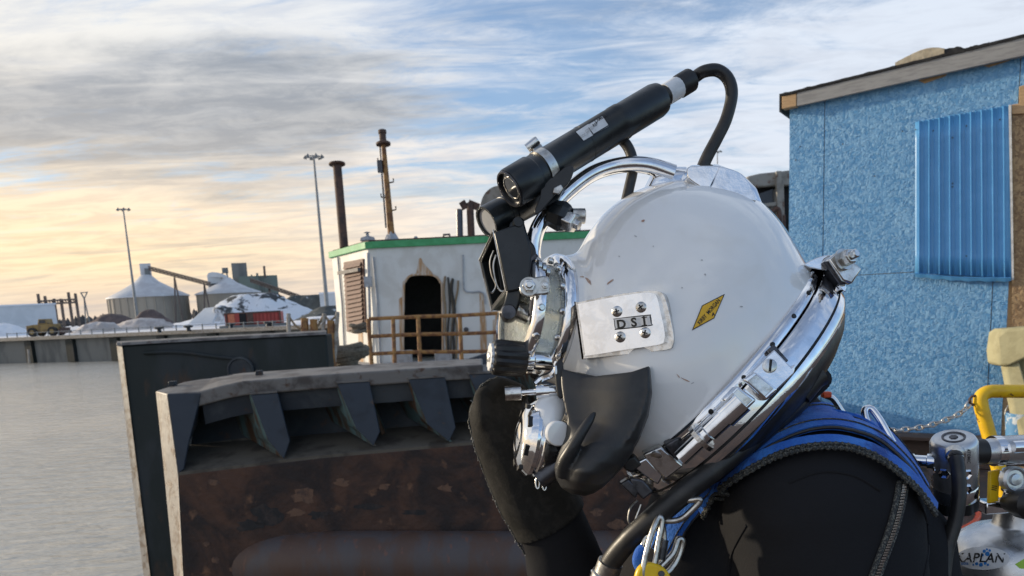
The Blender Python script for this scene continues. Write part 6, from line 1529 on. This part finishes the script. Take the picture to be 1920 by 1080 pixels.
# carabiners, yellow descender
def carabiner(px_pts, d, r, label, mt='steel', gate=None):
    t = Thing('carabiner', label, 'carabiner', pt(*px_pts[0], d))
    m = MB(); m.tube(catmull([pt(x, y, d + dd) for x, y, dd in [(p[0], p[1], p[2] if len(p) > 2 else 0) for p in px_pts]], 6, True), r, 10, closed=True); b = t.part('body', m, M[mt], smooth=60)
    if gate:
        a, c = pt(*gate[0], d - .002), pt(*gate[1], d - .002); m = MB(); m.lathe(a, c - a, [(0, r * 1.5), ((c - a).length, r * 1.5)], 14); t.part('gate_sleeve', m, M['steel'])
def carab(pts3, r, label, mt='steel', gate=None):
    t = Thing('carabiner', label, 'carabiner', pt(*pts3[0]))
    m = MB(); m.tube(catmull([pt(*p) for p in pts3], 6, True), r, 10, closed=True); t.part('body', m, M[mt], smooth=60)
    if gate:
        a, c = pt(*gate[0]), pt(*gate[1]); m = MB(); m.lathe(a, c - a, [(0, r), (0, r * 1.9), ((c - a).length, r * 1.9), ((c - a).length, r)], 14); t.part('gate_sleeve', m, M['dark_metal'])
carab([(1240, 976, .835), (1275, 974, .828), (1302, 952, .822), (1312, 940, .82), (1310, 936, .82), (1290, 938, .826), (1262, 934, .832), (1240, 950, .836), (1232, 968, .838)], .0034, 'bright steel carabiner hooked through the blue harness strap')
carab([(1234, 972, .825), (1222, 1000, .82), (1210, 1045, .818), (1206, 1078, .818), (1214, 1086, .82), (1224, 1070, .822), (1234, 1020, .824), (1241, 985, .825), (1240, 972, .825)], .0032, 'long steel carabiner hanging straight down above the yellow descender')
carab([(1226, 985, .84), (1206, 1020, .838), (1203, 1060, .838), (1212, 1080, .84), (1230, 1070, .842), (1243, 1040, .842), (1245, 1000, .842), (1240, 984, .84)], .0030, 'steel locking carabiner with dark sleeve behind the long one', gate=((1244, 1012, .838), (1238, 1048, .838)))
carab([(1272, 1012, .845), (1262, 1038, .842), (1240, 1062, .84), (1234, 1076, .84), (1246, 1078, .842), (1264, 1060, .845), (1276, 1034, .847), (1280, 1014, .846)], .0036, 'curved steel carabiner beside the wetsuit chest')
m = MB(); m.prism([pt(x, y, .815) for x, y in cat2([(1193, 1076), (1204, 1060), (1222, 1056), (1244, 1064), (1258, 1082), (1262, 1110), (1240, 1150), (1205, 1150), (1190, 1110)], 4, True)], -BK * .012)
t = Thing('descender', 'bright yellow rope descender hanging from the carabiners', 'descender', pt(1225, 1090, .82)); bd = t.part('plate', m, M['yellow_bright'], bevel=.003, smooth=50)
m = MB(); m.lathe(pt(1240, 1076, .8145), BK, [(-.001, .0035), (.001, .0035), (.001, .0005)], 14); t.part('pivot', m, M['dark_metal'], bd)
m = MB(); m.tube(catmull([pt(x, y, .832) for x, y in ((1208, 1028), (1200, 1036), (1196, 1052), (1202, 1066), (1212, 1072))], 5), .0062, 12); t.part('blue_grip', m, M['webbing'])

# ------------------------------------------------------------------ bailout cylinder and first stage
tk = Thing('scuba_cylinder', 'silver bailout scuba cylinder with oval sticker behind the diver back', 'scuba tank', pt(1902, 1500, 1.02))
ta = pt(1905, 985, 1.02); tax = V((.03, .04, -1)).normalized(); TR = .0785
tp_ = [(-.026, .024), (-.020, .026), (-.004, .027), (0, .030), (.004, .040), (.010, .055), (.020, .0675), (.034, .0755), (.05, TR), (.44, TR), (.46, .07), (.468, .05)]
m = MB(); m.lathe(ta, tax, tp_, 48); tko = tk.part('cylinder', m, M['aluminium'], smooth=60); tc_ = Caster(m)
ov = lambda cx, cy, rx, ry, n=40: [(cx + rx * math.cos(2 * math.pi * k / n), cy + ry * math.sin(2 * math.pi * k / n)) for k in range(n)]
def disc(cx, cy, rx, ry, rings=5, n=32):
    vs = [(cx, cy)]; fs = []
    for r in range(1, rings + 1): vs += ov(cx, cy, rx * r / rings, ry * r / rings, n)
    for k in range(n): fs.append((0, 1 + k, 1 + (k + 1) % n))
    for r in range(rings - 1):
        for k in range(n): a = 1 + r * n; fs.append((a + k, a + n + k, a + n + (k + 1) % n, a + (k + 1) % n))
    return vs, fs
tk.part('oval_sticker', tc_.decal(*disc(1843, 1047, 50, 21.5), .0007), M['sticker_white'], tko, smooth=60)
vs, fs = px_text('KAPLAN', 1838, 1047, 24, -1, .35, 1.02); vs = [(x + (1050 - y) * .2, y) for x, y in vs]; tk.part('sticker_lettering', tc_.decal(vs, fs, .0011), M['ink'], tko, smooth=0)
vs, fs = px_text('scuba', 1806, 1056, 9, 0, .1, 1.1); tk.part('sticker_lettering', tc_.decal(vs, fs, .0011), M['ink_blue'], tko, smooth=0)
for x, y, r in ((1846, 1034, 3), (1852, 1039, 4.2), (1843, 1041, 2.6), (1851, 1031, 2), (1856, 1033, 2.4), (1832, 1057, 3), (1840, 1059, 3.6), (1848, 1056, 3), (1853, 1059, 2.2), (1826, 1059, 1.8)):
    tk.part('sticker_bubble', tc_.decal(*disc(x, y, r, r, 1, 14), .0010), M['ink_blue'], tko, smooth=0)
tk.part('green_sticker', tc_.decal(*poly_grid([(1903, 1058), (1940, 1036), (1940, 1068), (1912, 1066)], 5), .0007), M['green_paper'], tko, smooth=0)
# valve on the cylinder
m = MB(); m.lathe(ta - tax * .026, -tax, [(0, .022), (.004, .024), (.008, .018), (.02, .016), (.022, .019), (.05, .019), (.052, .014)], 24); vl = tk.part('valve_body', m, M['chrome'], smooth=40)
m = MB(); m.box(pt(1870, 948, 1.0), (.022, .012, .008)); tk.part('valve_block', m, M['chrome'], vl, bevel=.002)
m = MB(); m.lathe(pt(1900, 899, .972), (BK + RT * .1), [(-.03, .010), (-.004, .010), (-.004, .017), (.004, .017), (.006, .014), (.003, .012), (.003, .008), (.006, .007), (.007, .0005)], 26); tk.part('outlet_cap', m, M['aluminium'], vl, smooth=40)
m = MB(); m.lathe(pt(1912, 944, .965), (BK + RT * .25), [(-.02, .010), (0, .018), (.014, .020), (.02, .015), (.02, .0005)], 12); tk.part('valve_knob', m, M['rubber'], vl, smooth=30)
m = MB(); m.prism([pt(x, y, .985) for x, y in ((1857, 884), (1876, 880), (1872, 940), (1855, 944))], -BK * .006); tk.part('warning_tag', m, M['yellow_bright'], vl, bevel=.001)
vs, fs = px_text('III', 1865, 915, 14, 80, .1); m = MB(); m.add([pt(x, y, .9845) for x, y in vs], fs); tk.part('tag_print', m, M['ink'], vl, smooth=0)
# first stage regulator, clamped to the valve
fs_t = Thing('first_stage_regulator', 'silver and dark first stage regulator clamped on the cylinder valve', 'regulator', pt(1788, 945, .97))
fa, fb = pt(1791, 948, .99), pt(1788, 820, .95); fx = (fb - fa).normalized(); FL = (fb - fa).length; fr0 = .0268
m = MB(); m.lathe(fa, fx, [(FL * .32, fr0 * .98), (FL * .34, fr0), (FL * .93, fr0), (FL * .98, fr0 * .9), (FL * 1.0, fr0 * .78), (FL, .0005)], 40); fo = fs_t.part('body', m, M['aluminium'], smooth=40)
m = MB(); m.lathe(fa, fx, [(FL * .15, fr0 * .99), (FL * .16, fr0 * 1.01), (FL * .33, fr0 * 1.01), (FL * .34, fr0 * .98)], 40); fs_t.part('blue_ring', m, M['chrome'], fo, smooth=40)
m = MB(); N_ = 48; e1 = fx.cross(BK).normalized(); e2 = fx.cross(e1)
m.loft([[fa + fx * FL * t_ + (e1 * math.cos(2 * math.pi * k / N_) + e2 * math.sin(2 * math.pi * k / N_)) * (fr0 * (1.02 if k % 4 < 2 else .97)) for k in range(N_)] for t_ in (0, .15)]); fs_t.part('cap_ring', m, M['black_plastic'], fo, smooth=30)
m = MB(); m.lathe(fb + fx * .0002, fx, [(0, fr0 * .5), (.001, fr0 * .5), (.001, fr0 * .42), (.0002, fr0 * .4)], 28, closed=True); fs_t.part('top_ring', m, M['dark_metal'], fo)
m = MB(); m.lathe(fb, fx, [(0, .005), (.0012, .005), (.0012, .0005)], 6); fs_t.part('hex_socket', m, M['dark_metal'], fo, smooth=0)
fcs = Caster(MB().lathe(fa, fx, [(0, fr0), (FL, fr0)], 40))
for x, y in ((1770, 888), (1748, 880), (1812, 890), (1812, 918)):
    p, n_ = fcs.hit(x, y); m = MB(); m.lathe(p - n_ * .002, n_, [(0, .0075), (.003, .0075), (.004, .006), (.0022, .0035), (.0022, .0005)], 6 if x in (1770, 1812) else 14); fs_t.part('port_plug', m, M['chrome'], fo, smooth=20)
vs, fs = px_text('ATOMIC', 1816, 855, 8, -90, .1, .9); fs_t.part('engraving', fcs.decal(vs, fs, .0006), M['dark_metal'], fo, smooth=0)
p, n_ = fcs.hit(1791, 850, .0); m = MB(); m.lathe(p - n_ * .004, n_ - UP * .2, [(0, .011), (.008, .011), (.010, .009), (.016, .009)], 18); fs_t.part('hose_fitting', m, M['steel'], fo)
hp_ = [p + n_ * .010, pt(1792, 856, .925), pt(1797, 885, .918), pt(1798, 930, .915), pt(1790, 980, .915), pt(1775, 1030, .915), pt(1768, 1090, .91)]
m = MB(); m.tube(catmull(hp_, 7), .0082, 14); fs_t.part('low_pressure_hose', m, M['rubber'], fo, smooth=60)
m = MB(); a = pt(1752, 866, .965); c = pt(1688, 862, .985); m.lathe(a, c - a, [(0, .010), (.008, .010), (.009, .0075), (.022, .0075), (.023, .009), (.034, .009), (.036, .0065), (.05, .0065)], 16); fs_t.part('swivel_fitting', m, M['chrome'], fo, smooth=35)
yA, yB = pt(1822, 848, .975), pt(1990, 838, .975); yx = (yB - yA)
m = MB(); m.lathe(yA, yx, [(0, .0155), (.002, .0165), (.015, .0165), (.015, .014)], 28); fs_t.part('yoke_collar', m, M['rubber'], fo)
m = MB(); m.lathe(yA + yx.normalized() * .015, yx, [(0, .012), (0, .0155), (.012, .0165), (.013, .0185), (.10, .0185), (.11, .016)], 28); yk = fs_t.part('yoke', m, M['aluminium'], fo, smooth=40)
m = MB(); m.lathe(yA + yx.normalized() * .026, yx, [(0, .012), (0, .0195), (.010, .0195), (.010, .012)], 28); fs_t.part('yoke_nut', m, M['chrome'], fo)
m = MB(); m.lathe(pt(1905, 838, .945), yx, [(-.005, .008), (.02, .008), (.022, .011), (.05, .011)], 18); fs_t.part('yoke_screw', m, M['chrome'], fo)
